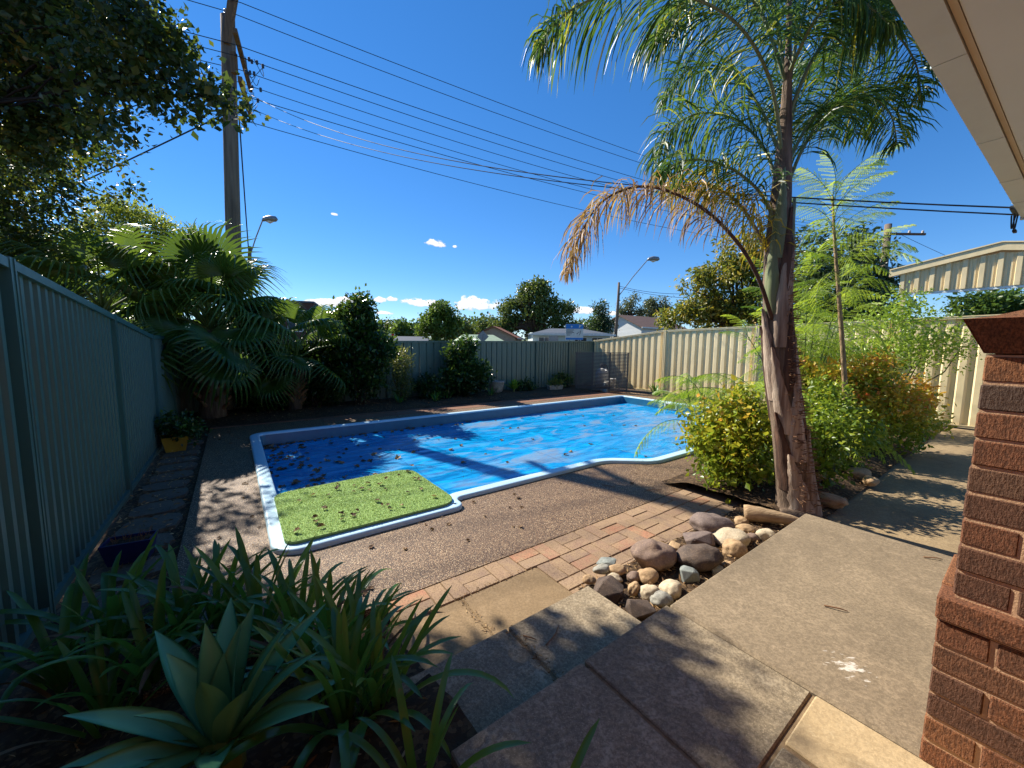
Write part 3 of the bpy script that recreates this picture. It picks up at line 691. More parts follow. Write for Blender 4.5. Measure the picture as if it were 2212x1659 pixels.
link('connector', MB().box(.0, .07, -.01, .01, -.115, -.095, .003).me('connector', BLACK), brk)
# ================================================================= plants: generators
def unit(n, g=None):
    v = (g or rng).normal(size=(n, 3)); return v/np.linalg.norm(v, axis=1)[:, None]
def leaf_faces(P, D, L, wr, fold, cup=0.0):
    """P base points, D unit directions, L lengths -> folded diamond leaves"""
    n = len(P); s = np.cross(D, unit(n)); s /= np.linalg.norm(s, axis=1)[:, None]+1e-9; nn = np.cross(s, D)
    L = L[:, None]; m = P+D*L*.45; w = L*wr
    V = np.stack([P, m+s*w+nn*L*fold, P+D*L-nn*L*cup, m-s*w+nn*L*fold], 1).reshape(-1, 3)
    k = np.arange(n)*4; F = np.stack([np.stack([k, k+1, k+2], 1), np.stack([k, k+2, k+3], 1)], 1).reshape(-1, 3)
    return V, F
def crown_mesh(name, blobs, mat, per, spread, size, wr=.28, droop=-.1, cols=(.0, 1.0), heightcol=0.0, shell=2.4, origin=(0, 0, 0), sizevar=.35, sub=0, flat=.55):
    """blobs: (centre, rx, ry, rz, clusters)"""
    Cs = []; rel = []
    for c, rx, ry, rz, n in blobs:
        if sub:                                            # leaves gathered in separate tufts with gaps between
            ns = max(2, int(n/sub)); ds = unit(ns); sc_ = ds*(rng.random(ns)**(1/shell))[:, None]
            k_ = rng.integers(0, ns, n); q_ = rng.normal(size=(n, 3))*np.array([1, 1, flat])*.17*np.array([1, 1, 1]); pp = sc_[k_]+q_
            p = pp*np.array([rx, ry, rz])+np.array(c); Cs.append(p); rel.append(pp[:, 2].clip(-1, 1)); continue
        d = unit(n); r = rng.random(n)**(1/shell)
        p = d*r[:, None]*np.array([rx, ry, rz])+np.array(c); Cs.append(p); rel.append(d[:, 2]*r)
    C = np.concatenate(Cs); rel = np.concatenate(rel); cr = rng.random(len(C))
    P = np.repeat(C, per, 0); off = rng.normal(size=P.shape)*spread; P = P+off
    D = unit(len(P))*1.0+off/(np.linalg.norm(off, axis=1)[:, None]+1e-9)*.7; D[:, 2] += droop; D /= np.linalg.norm(D, axis=1)[:, None]
    L = size*(1+sizevar*rng.normal(size=len(P))).clip(.45, 1.8)
    V, F = leaf_faces(P, D, L, wr, .12)
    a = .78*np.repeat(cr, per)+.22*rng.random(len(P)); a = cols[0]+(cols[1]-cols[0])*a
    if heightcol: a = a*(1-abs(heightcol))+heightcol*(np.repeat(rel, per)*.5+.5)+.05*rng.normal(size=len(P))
    return mesh(name, V-np.array(origin), F, mat, False, np.repeat(a.clip(0, 1), 2)), C
def limbs(mb, start, r0, targets, n=5, wob=.08, gr=None):
    g = gr or rnd
    for t in targets:
        s = Vector(start); e = Vector(t); m = []
        for i in range(n+1):
            q = i/n; p = s.lerp(e, q); p.z += (e-s).length*.10*math.sin(math.pi*q)
            if 0 < i < n: p += Vector((g.uniform(-1, 1), g.uniform(-1, 1), g.uniform(-1, 1)))*wob*(e-s).length
            m.append(p)
        mb.tube(m, [max(.004, r0*(1-.85*i/n)) for i in range(n+1)], 6)
def tree(name, label, base, trunk, blobs, mat, per, spread, size, cat='tree', group=None, bark=None, nlimb=10, fork=None, r0=.12, wr=.28, droop=-.1, heightcol=0.0, cols=(0, 1), shell=2.4, wob=.08, sub=0, flat=.55):
    base = Vector(base); r = root(name, label, cat, base, 0, group)
    cm, C = crown_mesh('crown', [((c[0], c[1], c[2]), a, b, d, n) for c, a, b, d, n in blobs], mat, per, spread, size, wr, droop, cols, heightcol, shell, tuple(base), .35, sub, flat)
    link('crown', cm, r)
    mb = MB(); pts = [Vector(p)-base for p, _ in trunk]; mb.tube(pts, [q for _, q in trunk], 10)
    f = pts[-1]; g = random.Random(len(C)); idx = [g.randrange(len(C)) for _ in range(nlimb)]
    limbs(mb, f, r0, [Vector(C[i])-base for i in idx], 5, wob, g)
    for c, a, b, d, n in blobs[:14]: limbs(mb, f, r0*.9, [Vector(c)-base], 5, .05, g)
    link('trunk', mb.me('trunk', bark or BARK, True), r)
    return r
def catmull(pts, n):
    pts = [Vector(p) for p in pts]; out = []; m = len(pts)-1
    for i in range(n+1):
        t = i/n*m; k = min(int(t), m-1); u = t-k
        p0 = pts[max(k-1, 0)]; p1 = pts[k]; p2 = pts[k+1]; p3 = pts[min(k+2, m)]
        out.append(.5*((2*p1)+(p2-p0)*u+(2*p0-5*p1+4*p2-p3)*u*u+(3*p1-p0-3*p2+p3)*u*u*u))
    return out

# ---- queen palm
def ribbon(V, F, A, pts, side, w, val, taper):
    k = len(V)
    for p, f in zip(pts, taper): V.append(p-side*w*f); V.append(p+side*w*f)
    for i in range(len(pts)-1): F.append((k+2*i, k+2*i+1, k+2*i+3, k+2*i+2)); A.append(val)
def frond(parent, ctrl, mat, rmat, L=.6, n=64, start=.16, hang=.9, name='frond', r0=.015, curl=0.0, colr=(0, 1), w=.0078, sparse=1.0):
    sp = catmull(ctrl, n)
    V = []; F = []; A = []; g = rnd
    for i in range(n+1):
        t = i/n
        if t < start: continue
        p = sp[i]; tan = (sp[min(i+1, n)]-sp[max(i-1, 0)]).normalized()
        sd = tan.cross(Vector((0, 0, 1))); sd = sd.normalized() if sd.length > 1e-3 else Vector((1, 0, 0)); up = sd.cross(tan)
        ll = L*(.55+.45*math.sin(math.pi*min(1, (t-start)/(1-start)*.9+.12)))*(1 if t < .85 else 1-.5*(t-.85)/.15)
        for s_ in (-1, 1):
            for rep in range(3):
                if g.random() > sparse: continue
                el = g.uniform(-.6, .9); d = (sd*s_*math.cos(el)+up*math.sin(el)+tan*g.uniform(.25, .7)).normalized()
                l = ll*g.uniform(.75, 1.1); pts = [p]; q = p.copy(); v = d.copy()
                hg = hang*g.uniform(.5, 1.25)
                for st in range(4):
                    v = (v+Vector((g.uniform(-1, 1)*curl, g.uniform(-1, 1)*curl, -hg*.34*(st+.3)))).normalized(); q = q+v*l/4; pts.append(q)
                w3 = v.cross(Vector((g.uniform(-1, 1), g.uniform(-1, 1), .3))).normalized()
                ribbon(V, F, A, pts, w3, w*g.uniform(.7, 1.15), min(1, max(0, colr[0]+(colr[1]-colr[0])*g.random()**1.6)), (.6, 1, .95, .7, .08))
    fr = link(name, mesh(name, [tuple(v) for v in V], F, mat, False, A), parent)
    link('rachis', MB().tube(sp, [r0*(1-.85*i/n)+.002 for i in range(n+1)], 7).me('rachis', rmat, True), fr)
    return fr
qb = G(1722, 1118, .06)
def QP(x, y, Yd): return AT(x, y, Yd)-qb
palm = root('queen_palm', 'feather palm with drooping green fronds and one dead frond beside the porch', 'palm tree', qb)
TR = [(Vector((0, 0, -.12)), .23), (QP(1722, 1100, 3.60), .185), (QP(1716, 1040, 3.6), .15), (QP(1703, 940, 3.6), .13), (QP(1690, 840, 3.61), .12), (QP(1681, 740, 3.62), .112), (QP(1677, 650, 3.64), .105), (QP(1679, 560, 3.66), .108), (QP(1684, 470, 3.68), .092), (QP(1690, 380, 3.7), .075), (QP(1697, 260, 3.72), .05), (QP(1703, 120, 3.75), .026), (QP(1706, -60, 3.78), .012)]
PTRUNK = simple('palm_trunk', lin(140, 120, 100), lin(64, 50, 42), 3.2, .85, .8, .02, 14, .25, (6, 6, .6))
PBASE1 = simple('palm_leaf_base', lin(190, 172, 150), lin(108, 82, 66), 3, .75, .5, .012, 18, .3, (8, 8, .5), .3)
PBASE2 = simple('palm_leaf_base_dark', lin(108, 78, 60), lin(56, 42, 36), 3, .8, .5, .012, 18, .3, (8, 8, .5), .3)
PBASEG = simple('palm_petiole', lin(96, 112, 70), lin(128, 128, 92), 5, .5, .2, .005, 20, .4, (6, 6, .5))
TRC = catmull([p for p, _ in TR], 60)
trr = np.interp(np.linspace(0, len(TR)-1, 61), range(len(TR)), [r for _, r in TR])
link('trunk', MB().tube(TRC, list(trr), 18).me('trunk', PTRUNK, True), palm)
def axis(zz):
    for i in range(60):
        if TRC[i].z <= zz <= TRC[i+1].z:
            t = (zz-TRC[i].z)/(TRC[i+1].z-TRC[i].z); return TRC[i].lerp(TRC[i+1], t), trr[i]*(1-t)+trr[i+1]*t
    return TRC[-1], trr[-1]
def boot(ang, z0, z1, mat, flare=.05, wid=1.5, tipw=.10):
    V = []; F = []; n = 26; m = 10; sd = rnd.uniform(0, 50)
    for i in range(n+1):
        t = i/n; c, r = axis(z0+(z1-z0)*t); w = wid*(1-t)**.75*(.8+.2*math.sin(3*t))+tipw
        rr = r+.004+flare*.55*t**4+.010*math.sin(math.pi*t); tw = .35*t*math.sin(sd)
        for k in range(m+1):
            e = 1-abs(k/m-.5)*2; rag = .16*mnoise.noise(Vector((sd, t*9, k*.9)))*(1-e); a = ang+tw+w*(k/m-.5)+rag
            q = rr+.014*e+.006*mnoise.noise(Vector((k*.8, t*6, sd)))-(.012 if e < .05 else 0); V.append((c.x+math.cos(a)*q, c.y+math.sin(a)*q, c.z))
    for i in range(n):
        for k in range(m):
            q = i*(m+1)+k; F.append((q, q+1, q+m+2, q+m+1))
    link('leaf_base', mesh('leaf_base', V, F, mat, True), palm)
for k, (an, z0, z1, mt, fl) in enumerate([(-110, .02, .62, PBASE1, .06), (-60, .05, .85, PBASE1, .05), (-150, .25, 1.0, PBASE2, .05), (-20, .3, 1.15, PBASE2, .04), (-95, .55, 1.3, PBASE1, .04), (-130, .8, 1.6, PBASE1, .03),
        (-45, .95, 1.7, PBASE1, .03), (-80, 1.2, 1.95, PBASE2, .03), (-165, 1.1, 1.95, PBASE1, .05), (-20, 1.35, 2.15, PBASE2, .02), (-110, 1.6, 2.35, PBASE1, .03), (-55, 1.75, 2.55, PBASE1, .03), (-150, 1.9, 2.6, PBASEG, .04), (-85, 2.1, 2.85, PBASE2, .02), (-20, 2.2, 2.95, PBASEG, .03), (-125, 2.4, 3.2, PBASEG, .03), (60, .3, 1.2, PBASE2, .04), (120, .9, 1.8, PBASE2, .04), (90, 1.6, 2.5, PBASE2, .03)]):
    boot(R(an), z0, z1, mt, fl)
hb = MB()                                             # curled fibres along the boot edges
for k in range(420):
    zz = rnd.uniform(.1, 2.6); c, r = axis(zz); a = R(rnd.choice([-75, -100, -120, -45])+zz*22+rnd.uniform(-10, 10)); p = c+Vector((math.cos(a), math.sin(a), 0))*(r+.02)
    d = Vector((math.cos(a+rnd.uniform(-1, 1)), math.sin(a+rnd.uniform(-1, 1)), rnd.uniform(-.2, .5)))*rnd.uniform(.03, .07); e = Vector((-math.sin(a), math.cos(a), 0))*rnd.uniform(-.05, .05)
    hb.tube([p, p+d*.5, p+d+e*.4, p+d*.9+e], [.0035, .003, .0025, .001], 4)
hf = link('fibre', hb.me('fibre', DRYSTEM), palm); hf['kind'] = 'stuff'
def QF(l): return [QP(*p) for p in l]
GF = dict(mat=L_PALM, rmat=PBASEG)
frond(palm, QF([(1668, 690, 3.58), (1638, 600, 3.45), (1590, 520, 3.38), (1510, 445, 3.3), (1400, 403, 3.25), (1305, 432, 3.2), (1250, 515, 3.2), (1228, 590, 3.2)]), L_DEAD, PBASE2, .46, 90, .34, 1.5, 'dead_frond', .017, .25, w=.006, sparse=.95)
frond(palm, QF([(1672, 610, 3.66), (1645, 520, 3.7), (1590, 435, 3.8), (1520, 398, 3.9), (1440, 405, 4.0)]), L_PALMY, PBASE1, .52, 70, .18, 1.2, 'yellow_frond', .02, .15)
frond(palm, QF([(1690, 340, 3.7), (1665, 180, 3.55), (1600, 60, 3.35), (1490, -6, 3.1), (1340, -20, 3.0), (1222, 30, 2.95), (1168, 100, 2.95)]), L=.62, n=78, start=.2, hang=1.05, **GF)
frond(palm, QF([(1685, 430, 3.7), (1655, 330, 3.9), (1595, 262, 4.1), (1510, 245, 4.3), (1445, 285, 4.4), (1415, 350, 4.4)]), L=.62, **GF)
frond(palm, QF([(1680, 500, 3.68), (1645, 420, 3.6), (1575, 362, 3.55), (1490, 345, 3.5), (1430, 372, 3.5)]), L=.5, start=.25, **GF)
frond(palm, QF([(1695, 420, 3.7), (1735, 320, 3.85), (1800, 232, 4.0), (1870, 205, 4.1), (1922, 245, 4.15), (1938, 310, 4.15)]), L=.55, **GF)
frond(palm, QF([(1700, 260, 3.72), (1760, 120, 3.7), (1840, 50, 3.7), (1920, 60, 3.75), (1975, 130, 3.8), (1990, 205, 3.8)]), L=.55, **GF)
frond(palm, QF([(1700, 210, 3.72), (1680, 60, 3.9), (1640, -60, 4.1), (1560, -140, 4.2), (1460, -130, 4.3)]), L=.7, **GF)
frond(palm, QF([(1703, 200, 3.72), (1730, 50, 3.9), (1790, -80, 4.1), (1880, -90, 4.3), (1950, -20, 4.3)]), L=.65, **GF)
frond(palm, QF([(1700, 300, 3.75), (1725, 200, 4.2), (1755, 130, 4.7), (1795, 130, 5.1), (1825, 190, 5.3)]), L=.65, **GF)
frond(palm, QF([(1690, 350, 3.74), (1640, 230, 4.2), (1570, 150, 4.6), (1490, 150, 4.9), (1435, 215, 5.0)]), L=.65, **GF)
frond(palm, QF([(1693, 370, 3.74), (1745, 270, 4.0), (1790, 225, 4.3), (1830, 235, 4.5), (1850, 290, 4.6)]), L=.55, **GF)
frond(palm, QF([(1701, 190, 3.74), (1640, 20, 3.7), (1560, -40, 3.6), (1470, 20, 3.5), (1420, 90, 3.45)]), L=.6, **GF)
frond(palm, QF([(1703, 160, 3.74), (1770, 30, 3.4), (1850, 0, 3.2), (1930, 60, 3.1)]), L=.55, **GF)

# ---- fan palms
def fan_mesh(seed, nseg=34, rad=.95):
    g = random.Random(seed); V = []; F = []; span = R(275); joined = .52
    for i in range(nseg):
        a0 = -span/2+span*i/nseg; am = a0+span/nseg/2; l = rad*(1-.16*abs(am)/(span/2))*g.uniform(.93, 1.03); dr = g.uniform(.55, 1.15); k = len(V)
        hw = span/nseg/2
        for t, wf in ((.04, 1), (.25, 1), (joined, 1), (.68, .62), (.82, .36), (.93, .2), (1.0, .03)):
            r = l*t; dz = -dr*max(0, t-.5)**2*2.2*l - .16*t*t*l*abs(am)/2 + .05*t; rr = r*(1-.28*max(0, t-.62)*dr*2)
            w = math.tan(hw)*joined*l*1.0 if t > joined else math.tan(hw)*r
            w *= wf
            c = Vector((math.cos(am)*rr, math.sin(am)*rr, dz)); s = Vector((-math.sin(am), math.cos(am), 0))
            V += [c-s*w, c+Vector((0, 0, .010+.03*t*(1-t))), c+s*w]
        for j in range(6):
            q = k+3*j; F += [(q, q+1, q+4, q+3), (q+1, q+2, q+5, q+4)]
    return mesh('fan_leaf', V, F, L_FAN)
FANS = [fan_mesh(i) for i in range(3)]
def fan_palm(label, base, hz, leaves, sc, tr):
    p = root('fan_palm', label, 'palm tree', base)
    mb = MB(); mb.tube([(0, 0, -.1), (.02, 0, hz*.3), (.03, .02, hz*.7), (.03, .03, hz)], [tr*1.3, tr*1.1, tr, tr*.7], 12)
    link('trunk', mb.me('trunk', PTRUNK, True), p)
    ob = MB()
    for k in range(40):                                   # old leaf stubs
        a = k*2.4; z = .25+(hz-.4)*k/40; c = Vector((.02+math.cos(a)*tr*.9, math.sin(a)*tr*.9, z)); d = Vector((math.cos(a)*.16, math.sin(a)*.16, .13))
        ob.tube([c, c+d*.5, c+d], [.05, .04, .02], 5)
    link('leaf_stub', ob.me('leaf_stub', DRYSTEM), p)
    for i, (az, el, pl, fs) in enumerate(leaves):
        az = R(az); el = R(el); d = Vector((math.cos(az)*math.cos(el), math.sin(az)*math.cos(el), math.sin(el)))
        c = Vector((.03, .03, hz-.1+.25*max(0, math.sin(el))))
        e = c+d*pl*sc; e.z -= .12*pl*math.cos(el); mid = c.lerp(e, .5)+Vector((0, 0, .08*pl))
        dd = (e-mid).normalized(); tilt = dd.copy(); tilt.z -= .28; tilt.normalize()
        xx = tilt; yy = Vector((0, 0, 1)).cross(xx)
        yy = yy.normalized() if yy.length > .05 else Vector((1, 0, 0)); zz = xx.cross(yy)
        ro = rnd.uniform(-.7, .7); y2 = yy*math.cos(ro)+zz*math.sin(ro); z2 = xx.cross(y2)
        M = Matrix(((xx.x, y2.x, z2.x), (xx.y, y2.y, z2.y), (xx.z, y2.z, z2.z)))
        f = link('fan_leaf', FANS[i % 3], p, e, M.to_euler(), fs*sc)
        inv = Matrix.LocRotScale(e, M.to_quaternion(), Vector((fs*sc,)*3)).inverted()
        link('petiole', MB().tube([inv @ c, inv @ mid, inv @ e, inv @ (e+xx*.05)], [.03/sc, .02/sc, .015/sc, .01/sc], 6).me('petiole', GREENSTEM), f)
    return p
lv = []
g_ = random.Random(5)
for i in range(40):
    u_ = i/39; lv.append((i*137.5+g_.uniform(-12, 12), 80-104*u_**.85+g_.uniform(-6, 6), g_.uniform(.8, 1.35), g_.uniform(.95, 1.2)))
fan_palm('big dark fan palm with drooping leaf tips in the shaded back corner', Y(-.40, 10.25, 0), 1.9, lv, 1.0, .2)
lv2 = [(i*137.5, 70-95*i/17+g_.uniform(-6, 6), g_.uniform(.8, 1.25), g_.uniform(.8, 1.0)) for i in range(18)]
fan_palm('smaller fan palm leaning out between the big fan palm and the tall shrub', Y(1.15, 10.45, 0), 1.25, lv2, .95, .13)

lv3 = [(i*137.5+40, 74-90*i/19+g_.uniform(-6, 6), g_.uniform(.9, 1.3), g_.uniform(.9, 1.1)) for i in range(20)]
fan_palm('fan palm behind the left fence beside the big fan palm', Y(-2.0, 10.6, 0), 2.15, lv3, 1.0, .16)
# ---- strap-leaved clumps
def strap_mesh(seed, L, w, arch, mat=None, tipr=.8):
    g = random.Random(seed); V = []; F = []; n = 11; x = 0; z = 0; th = R(g.uniform(74, 86)); k = arch/n
    for i in range(n+1):
        t = i/n; ww = w*(.55+.45*math.sin(math.pi*min(1, t*.8+.2)))*(1 if t < tipr else max(.04, math.sqrt(max(0, 1-((t-tipr)/(1-tipr))**2))))
        ct = math.cos(th); st = math.sin(th)
        V += [(x-st*.18*0, -ww, z), (x+st*ww*.35, 0, z-ct*ww*.35), (x, ww, z)]
        x += ct*L/n; z += st*L/n; th -= k*(.3+1.5*t)
    for i in range(n):
        q = 3*i; F += [(q, q+1, q+4, q+3), (q+1, q+2, q+5, q+4)]
    return mesh('leaf', V, F, mat or L_AGAP, True)
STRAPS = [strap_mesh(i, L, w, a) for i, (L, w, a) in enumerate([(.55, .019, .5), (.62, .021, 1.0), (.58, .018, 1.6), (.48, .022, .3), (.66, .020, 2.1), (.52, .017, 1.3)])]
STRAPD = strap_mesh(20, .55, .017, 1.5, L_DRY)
def clump(label, base, n, sc, group, name='agapanthus_clump', cat='plant', spread=.05, dry=1):
    r = root(name, label, cat, base, 0, group)
    for i in range(n):
        a = i*2.4+rnd.uniform(-.4, .4); q = i/n
        link('leaf', STRAPD if i >= n-dry else STRAPS[rnd.randrange(6)], r, (math.cos(a)*spread*q*1.6, math.sin(a)*spread*q*1.6, -.02), (rnd.uniform(-.1, .1), .75*q*rnd.uniform(.3, 1.0), a), sc*rnd.uniform(.75, 1.12))
    return r
AG = 'agapanthus clumps in the shaded front bed'
for i, (x, y, n, s) in enumerate([(140, 1470, 16, .95), (245, 1400, 22, 1.0), (330, 1470, 18, .95), (395, 1385, 24, 1.0), (470, 1350, 22, .95), (560, 1370, 26, 1.05), (640, 1400, 22, .95), (700, 1440, 26, 1.0), (775, 1440, 22, .92), (745, 1560, 24, .95), (815, 1530, 20, .85), (230, 1560, 16, .9)]):
    p = None
    for z in (.0, .05, .1, .15, .2, .25):
        q = G(x, y, z); a, b = toyard(q)
        if p is None or abs(bed_front_z(a, b)-z) < p[1]: p = (q, abs(bed_front_z(a, b)-z))
    clump('agapanthus clump in the front bed, '+['leftmost one against the left fence', 'left one just right of the dark blue trough', 'left one directly behind the agave tips', 'one nearest the left corner of the pool deck', 'tall one between the trough and the turf mat', 'one pointing at the near corner of the turf mat', 'one right behind the agave', 'big one at the edge of the pebbled deck', 'one leaning over the first brick pavers', 'one right of the agave', 'one beside the middle step slabs', 'one in the dark left of the agave'][i], p[0], n, s, AG)
clump('short agapanthus tuft at the bottom edge beside the grey steps', G(905, 1740, .2), 13, .78, None, spread=.04, dry=1)
clump('two upright strap leaves poking up at the bottom centre of the frame', G(1150, 1900, .24), 6, .62, None, spread=.03, dry=0)
clump('agapanthus clump with nodding leaves at the foot of the cream fence by the screen', Y(11.75, 7.75, 0), 26, .95, None, dry=2)
clump('strap-leaved clump by the side path in front of the cream fence', Y(11.6, 1.35, .1), 24, .95, None, dry=1)
clump('strap-leaved clump behind the ferny seedlings against the cream fence', Y(11.8, 5.4, 0), 20, 1.0, None, dry=1)
BK = 'low strap-leaved clumps along the dark back bed'
for a, b, w_ in ((3.6, 10.1, 'below the feathery yellow green shrub'), (4.6, 10.0, 'left of the rounded glossy shrub'), (5.1, 10.3, 'at the left foot of the rounded glossy shrub'), (8.6, 10.7, 'right of the bright rosette plant'), (10.0, 10.75, 'behind the pale long trough'), (6.6, 10.2, 'left of the round concrete pot')):
    clump('low dark strap-leaved clump '+w_, Y(a, b, .04), 16, .75, BK, dry=1)

# ---- agave
def agave_leaf(seed, L, w, up, mat):
    g = random.Random(seed); V = []; F = []; n = 12; m = 6; x = 0; z = 0; th = up
    for i in range(n+1):
        t = i/n; ww = max(.0015, w*.62*((.58+.42*math.sin(math.pi*t)) if t < .5 else 1-((t-.5)/.5)**1.5))
        ct = math.cos(th); st = math.sin(th); ch = .34*(1-t*.5); tk = .016*(1-t)+.002
        for k in range(m+1):
            s = k/m*2-1; dz = abs(s)**1.6*ww*ch*1.6
            V.append((x-st*dz, s*ww, z+ct*dz))
        for k in range(m, -1, -1):
            s = k/m*2-1; dz = abs(s)**1.6*ww*ch*1.6-tk*(1-abs(s))
            V.append((x-st*dz, s*ww, z+ct*dz))
        x += ct*L/n; z += st*L/n; th -= g.uniform(.03, .06) if t > .3 else -.02
    W_ = 2*m+2
    for i in range(n):
        for k in range(W_): F.append((i*W_+k, i*W_+(k+1) % W_, (i+1)*W_+(k+1) % W_, (i+1)*W_+k))
    return mesh('leaf', V, F, mat, True)
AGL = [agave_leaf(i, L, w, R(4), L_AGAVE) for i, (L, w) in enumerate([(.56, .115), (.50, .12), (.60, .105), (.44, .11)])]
agc = G(478, 1625, .22)
agv = root('agave', 'grey green agave rosette with broad pointed leaves in the front bed', 'agave', agc)
link('stem', MB().tube([(0, 0, -.15), (0, 0, .05), (0, 0, .12)], [.07, .07, .02], 10).me('stem', GREENSTEM), agv)
for i, (az, el, k, s) in enumerate([(100, 80, 3, .85), (60, 72, 0, .95), (140, 70, 0, .95), (-70, 66, 1, .9), (25, 52, 2, 1.02), (170, 50, 1, .95), (85, 58, 2, .95), (-30, 50, 1, .9), (-120, 48, 1, .92), (5, 36, 2, 1.05), (48, 34, 2, 1.1), (118, 38, 2, 1.05), (155, 28, 2, 1.1), (-10, 20, 2, 1.08), (-55, 24, 0, 1.0), (195, 20, 2, 1.05), (-95, 22, 0, 1.0), (75, 20, 0, 1.05), (225, 16, 0, 1.0), (-150, 12, 0, .95), (20, 10, 0, 1.0)]):
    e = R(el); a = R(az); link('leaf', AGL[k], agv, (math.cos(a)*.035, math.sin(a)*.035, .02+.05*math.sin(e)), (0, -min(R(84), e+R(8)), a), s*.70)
SUL = [agave_leaf(31+i, L, w, R(6), L_SUCC) for i, (L, w) in enumerate([(.34, .085), (.40, .08)])]
suc = root('succulent_rosette', 'bright green sunlit rosette plant at the foot of the back fence', 'plant', Y(7.75, 10.55, .05))
for i in range(18):
    e = R(82-62*i/17); a = i*2.4; link('leaf', SUL[i % 2], suc, (math.cos(a)*.02, math.sin(a)*.02, .12), (0, -e, a), rnd.uniform(.85, 1.1))
link('stem', MB().tube([(0, 0, -.1), (0, 0, .14)], [.04, .03], 8).me('stem', GREENSTEM), suc)

# ---- ferny jacaranda leaves
def jac_leaf(seed, L=.85, pairs=13):
    g = random.Random(seed); V = []; F = []; sp = []; bend = g.uniform(.5, .85)
    for i in range(25):
        t = i/24; sp.append(Vector((L*t*(1-.18*t*t), .03*math.sin(3*t+seed), L*(.22*t-bend*t*t))))
    for j in range(pairs):
        t = .2+.78*j/(pairs-1); k = t*24; i = min(int(k), 23); p = sp[i].lerp(sp[i+1], k-i); tan = (sp[i+1]-sp[i]).normalized()
        pl = .21*(math.sin(math.pi*(.24+.70*t))**.8)*g.uniform(.8, 1.1)
        for s in (-1, 1):
            d = (Vector((0, s, 0))*.7+tan*g.uniform(.3, .6)+Vector((0, 0, -g.uniform(.3, .75)))).normalized(); m = 12; w3 = d.cross(Vector((0, 0, 1))).normalized()
            for q in range(m):
                u = (q+.8)/m; b = p+d*pl*u+Vector((0, 0, -.3*pl*u*u)); ll = .0185*(1-.35*q/m)*g.uniform(.8, 1.15)
                for r in (-1, 1):
                    e = (w3*r+d*.5+Vector((0, 0, -.3))).normalized(); k0 = len(V); h = d*.0058
                    V += [b, b+e*ll*.5+h, b+e*ll, b+e*ll*.5-h]; F.append((k0, k0+1, k0+2, k0+3))
            k0 = len(V); e_ = p+d*pl+Vector((0, 0, -.3*pl)); V += [p-w3*.001, p+w3*.001, e_+w3*.0005, e_-w3*.0005]; F.append((k0, k0+1, k0+2, k0+3))
    me = mesh('frond', [tuple(v) for v in V], F, L_JAC)
    tm = MB().tube(sp[::3], [.0045*(1-.8*i/8)+.0008 for i in range(9)], 5).me('frond_stalk', GREENSTEM)
    return me, tm
JAC = [jac_leaf(i) for i in range(5)]
def jac_put(parent, p, az, el, s, k):
    f = link('frond', JAC[k % 5][0], parent, p, (rnd.uniform(-.25, .25), -el, az), s); link('frond_stalk', JAC[k % 5][1], f); return f
jb = Y(7.05, 1.6, .08)
sap = root('jacaranda_sapling', 'slender jacaranda sapling with feathery leaves behind the feather palm', 'sapling', jb)
def JP(x, y, d=0): return AT(x, y, jb.y+d)-jb
st = catmull([(0, 0, -.1), JP(1826, 900), JP(1822, 780), JP(1812, 640, .03), JP(1803, 520, .05), JP(1799, 425, .06)], 40)
BARKS = simple('sapling_bark', lin(176, 148, 112), lin(116, 92, 66), 8, .85, .4, .004, 40, .25, (3, 3, 1))
link('trunk', MB().tube(st, [.038*(1-.75*i/40)+.003 for i in range(41)], 8).me('trunk', BARKS, True), sap)
for i in range(44):                                       # crown of the sapling
    t = .50+.50*(i/43)**.8; p = st[min(40, int(t*40))]; az = i*2.4+rnd.uniform(-.3, .3)
    jac_put(sap, p, az, R(50)*max(0, (t-.72)/.28)+R(rnd.uniform(0, 30)), rnd.uniform(.8, 1.12), i)
sap2 = root('jacaranda_sapling', 'bushy ferny jacaranda regrowth between the palm trunk and the slender sapling', 'sapling', Y(7.35, 2.25, .08)); mb2 = MB()
for k in range(14):
    top_ = Vector((rnd.uniform(-.8, 1.0), rnd.uniform(-.2, .6), rnd.uniform(1.5, 3.2))); pts_ = catmull([(0, 0, -.1), top_*.5+Vector((.05, 0, .1)), top_], 12); mb2.tube(pts_, [.016*(1-.8*q/12)+.002 for q in range(13)], 6)
    for i in range(13):
        t = .42+.58*i/12; p = pts_[int(t*12)]; jac_put(sap2, p, i*2.4+k, R(46)*max(0, (t-.7)/.3)+R(rnd.uniform(4, 34)), rnd.uniform(.65, .95), i+k)
link('stem', mb2.me('stem', GREENSTEM), sap2)
fs = root('jacaranda_seedlings', 'low feathery seedlings arching over the right end of the pool', 'seedlings', Y(5.45, 2.72, .05))
mb = MB()
for i in range(44):
    hgt = rnd.uniform(.45, 1.15); o_ = Vector((rnd.uniform(-.3, .7), rnd.uniform(-.2, .5), hgt)); mb.tube([(o_.x*.3, o_.y*.3, -.05), (o_.x*.7, o_.y*.7, hgt*.6), o_], [.012, .009, .004], 5)
    az = R(rnd.uniform(80, 280)) if i < 30 else R(rnd.uniform(-60, 80)); jac_put(fs, o_, az, R(rnd.uniform(4, 40)), rnd.uniform(.8, 1.1), i)
link('stem', mb.me('stem', GREENSTEM), fs)
fs2 = root('jacaranda_seedlings', 'low feathery seedlings between the feather palm and the slender sapling', 'seedlings', Y(6.5, 1.75, .08)); mb = MB()
for i in range(16):
    hgt = rnd.uniform(.2, .8); o_ = Vector((rnd.uniform(-.25, .25), rnd.uniform(-.25, .25), hgt)); mb.tube([(o_.x*.3, o_.y*.3, -.05), o_], [.01, .004], 5)
    jac_put(fs2, o_, i*2.4, R(rnd.uniform(0, 30)), rnd.uniform(.7, 1.0), i)
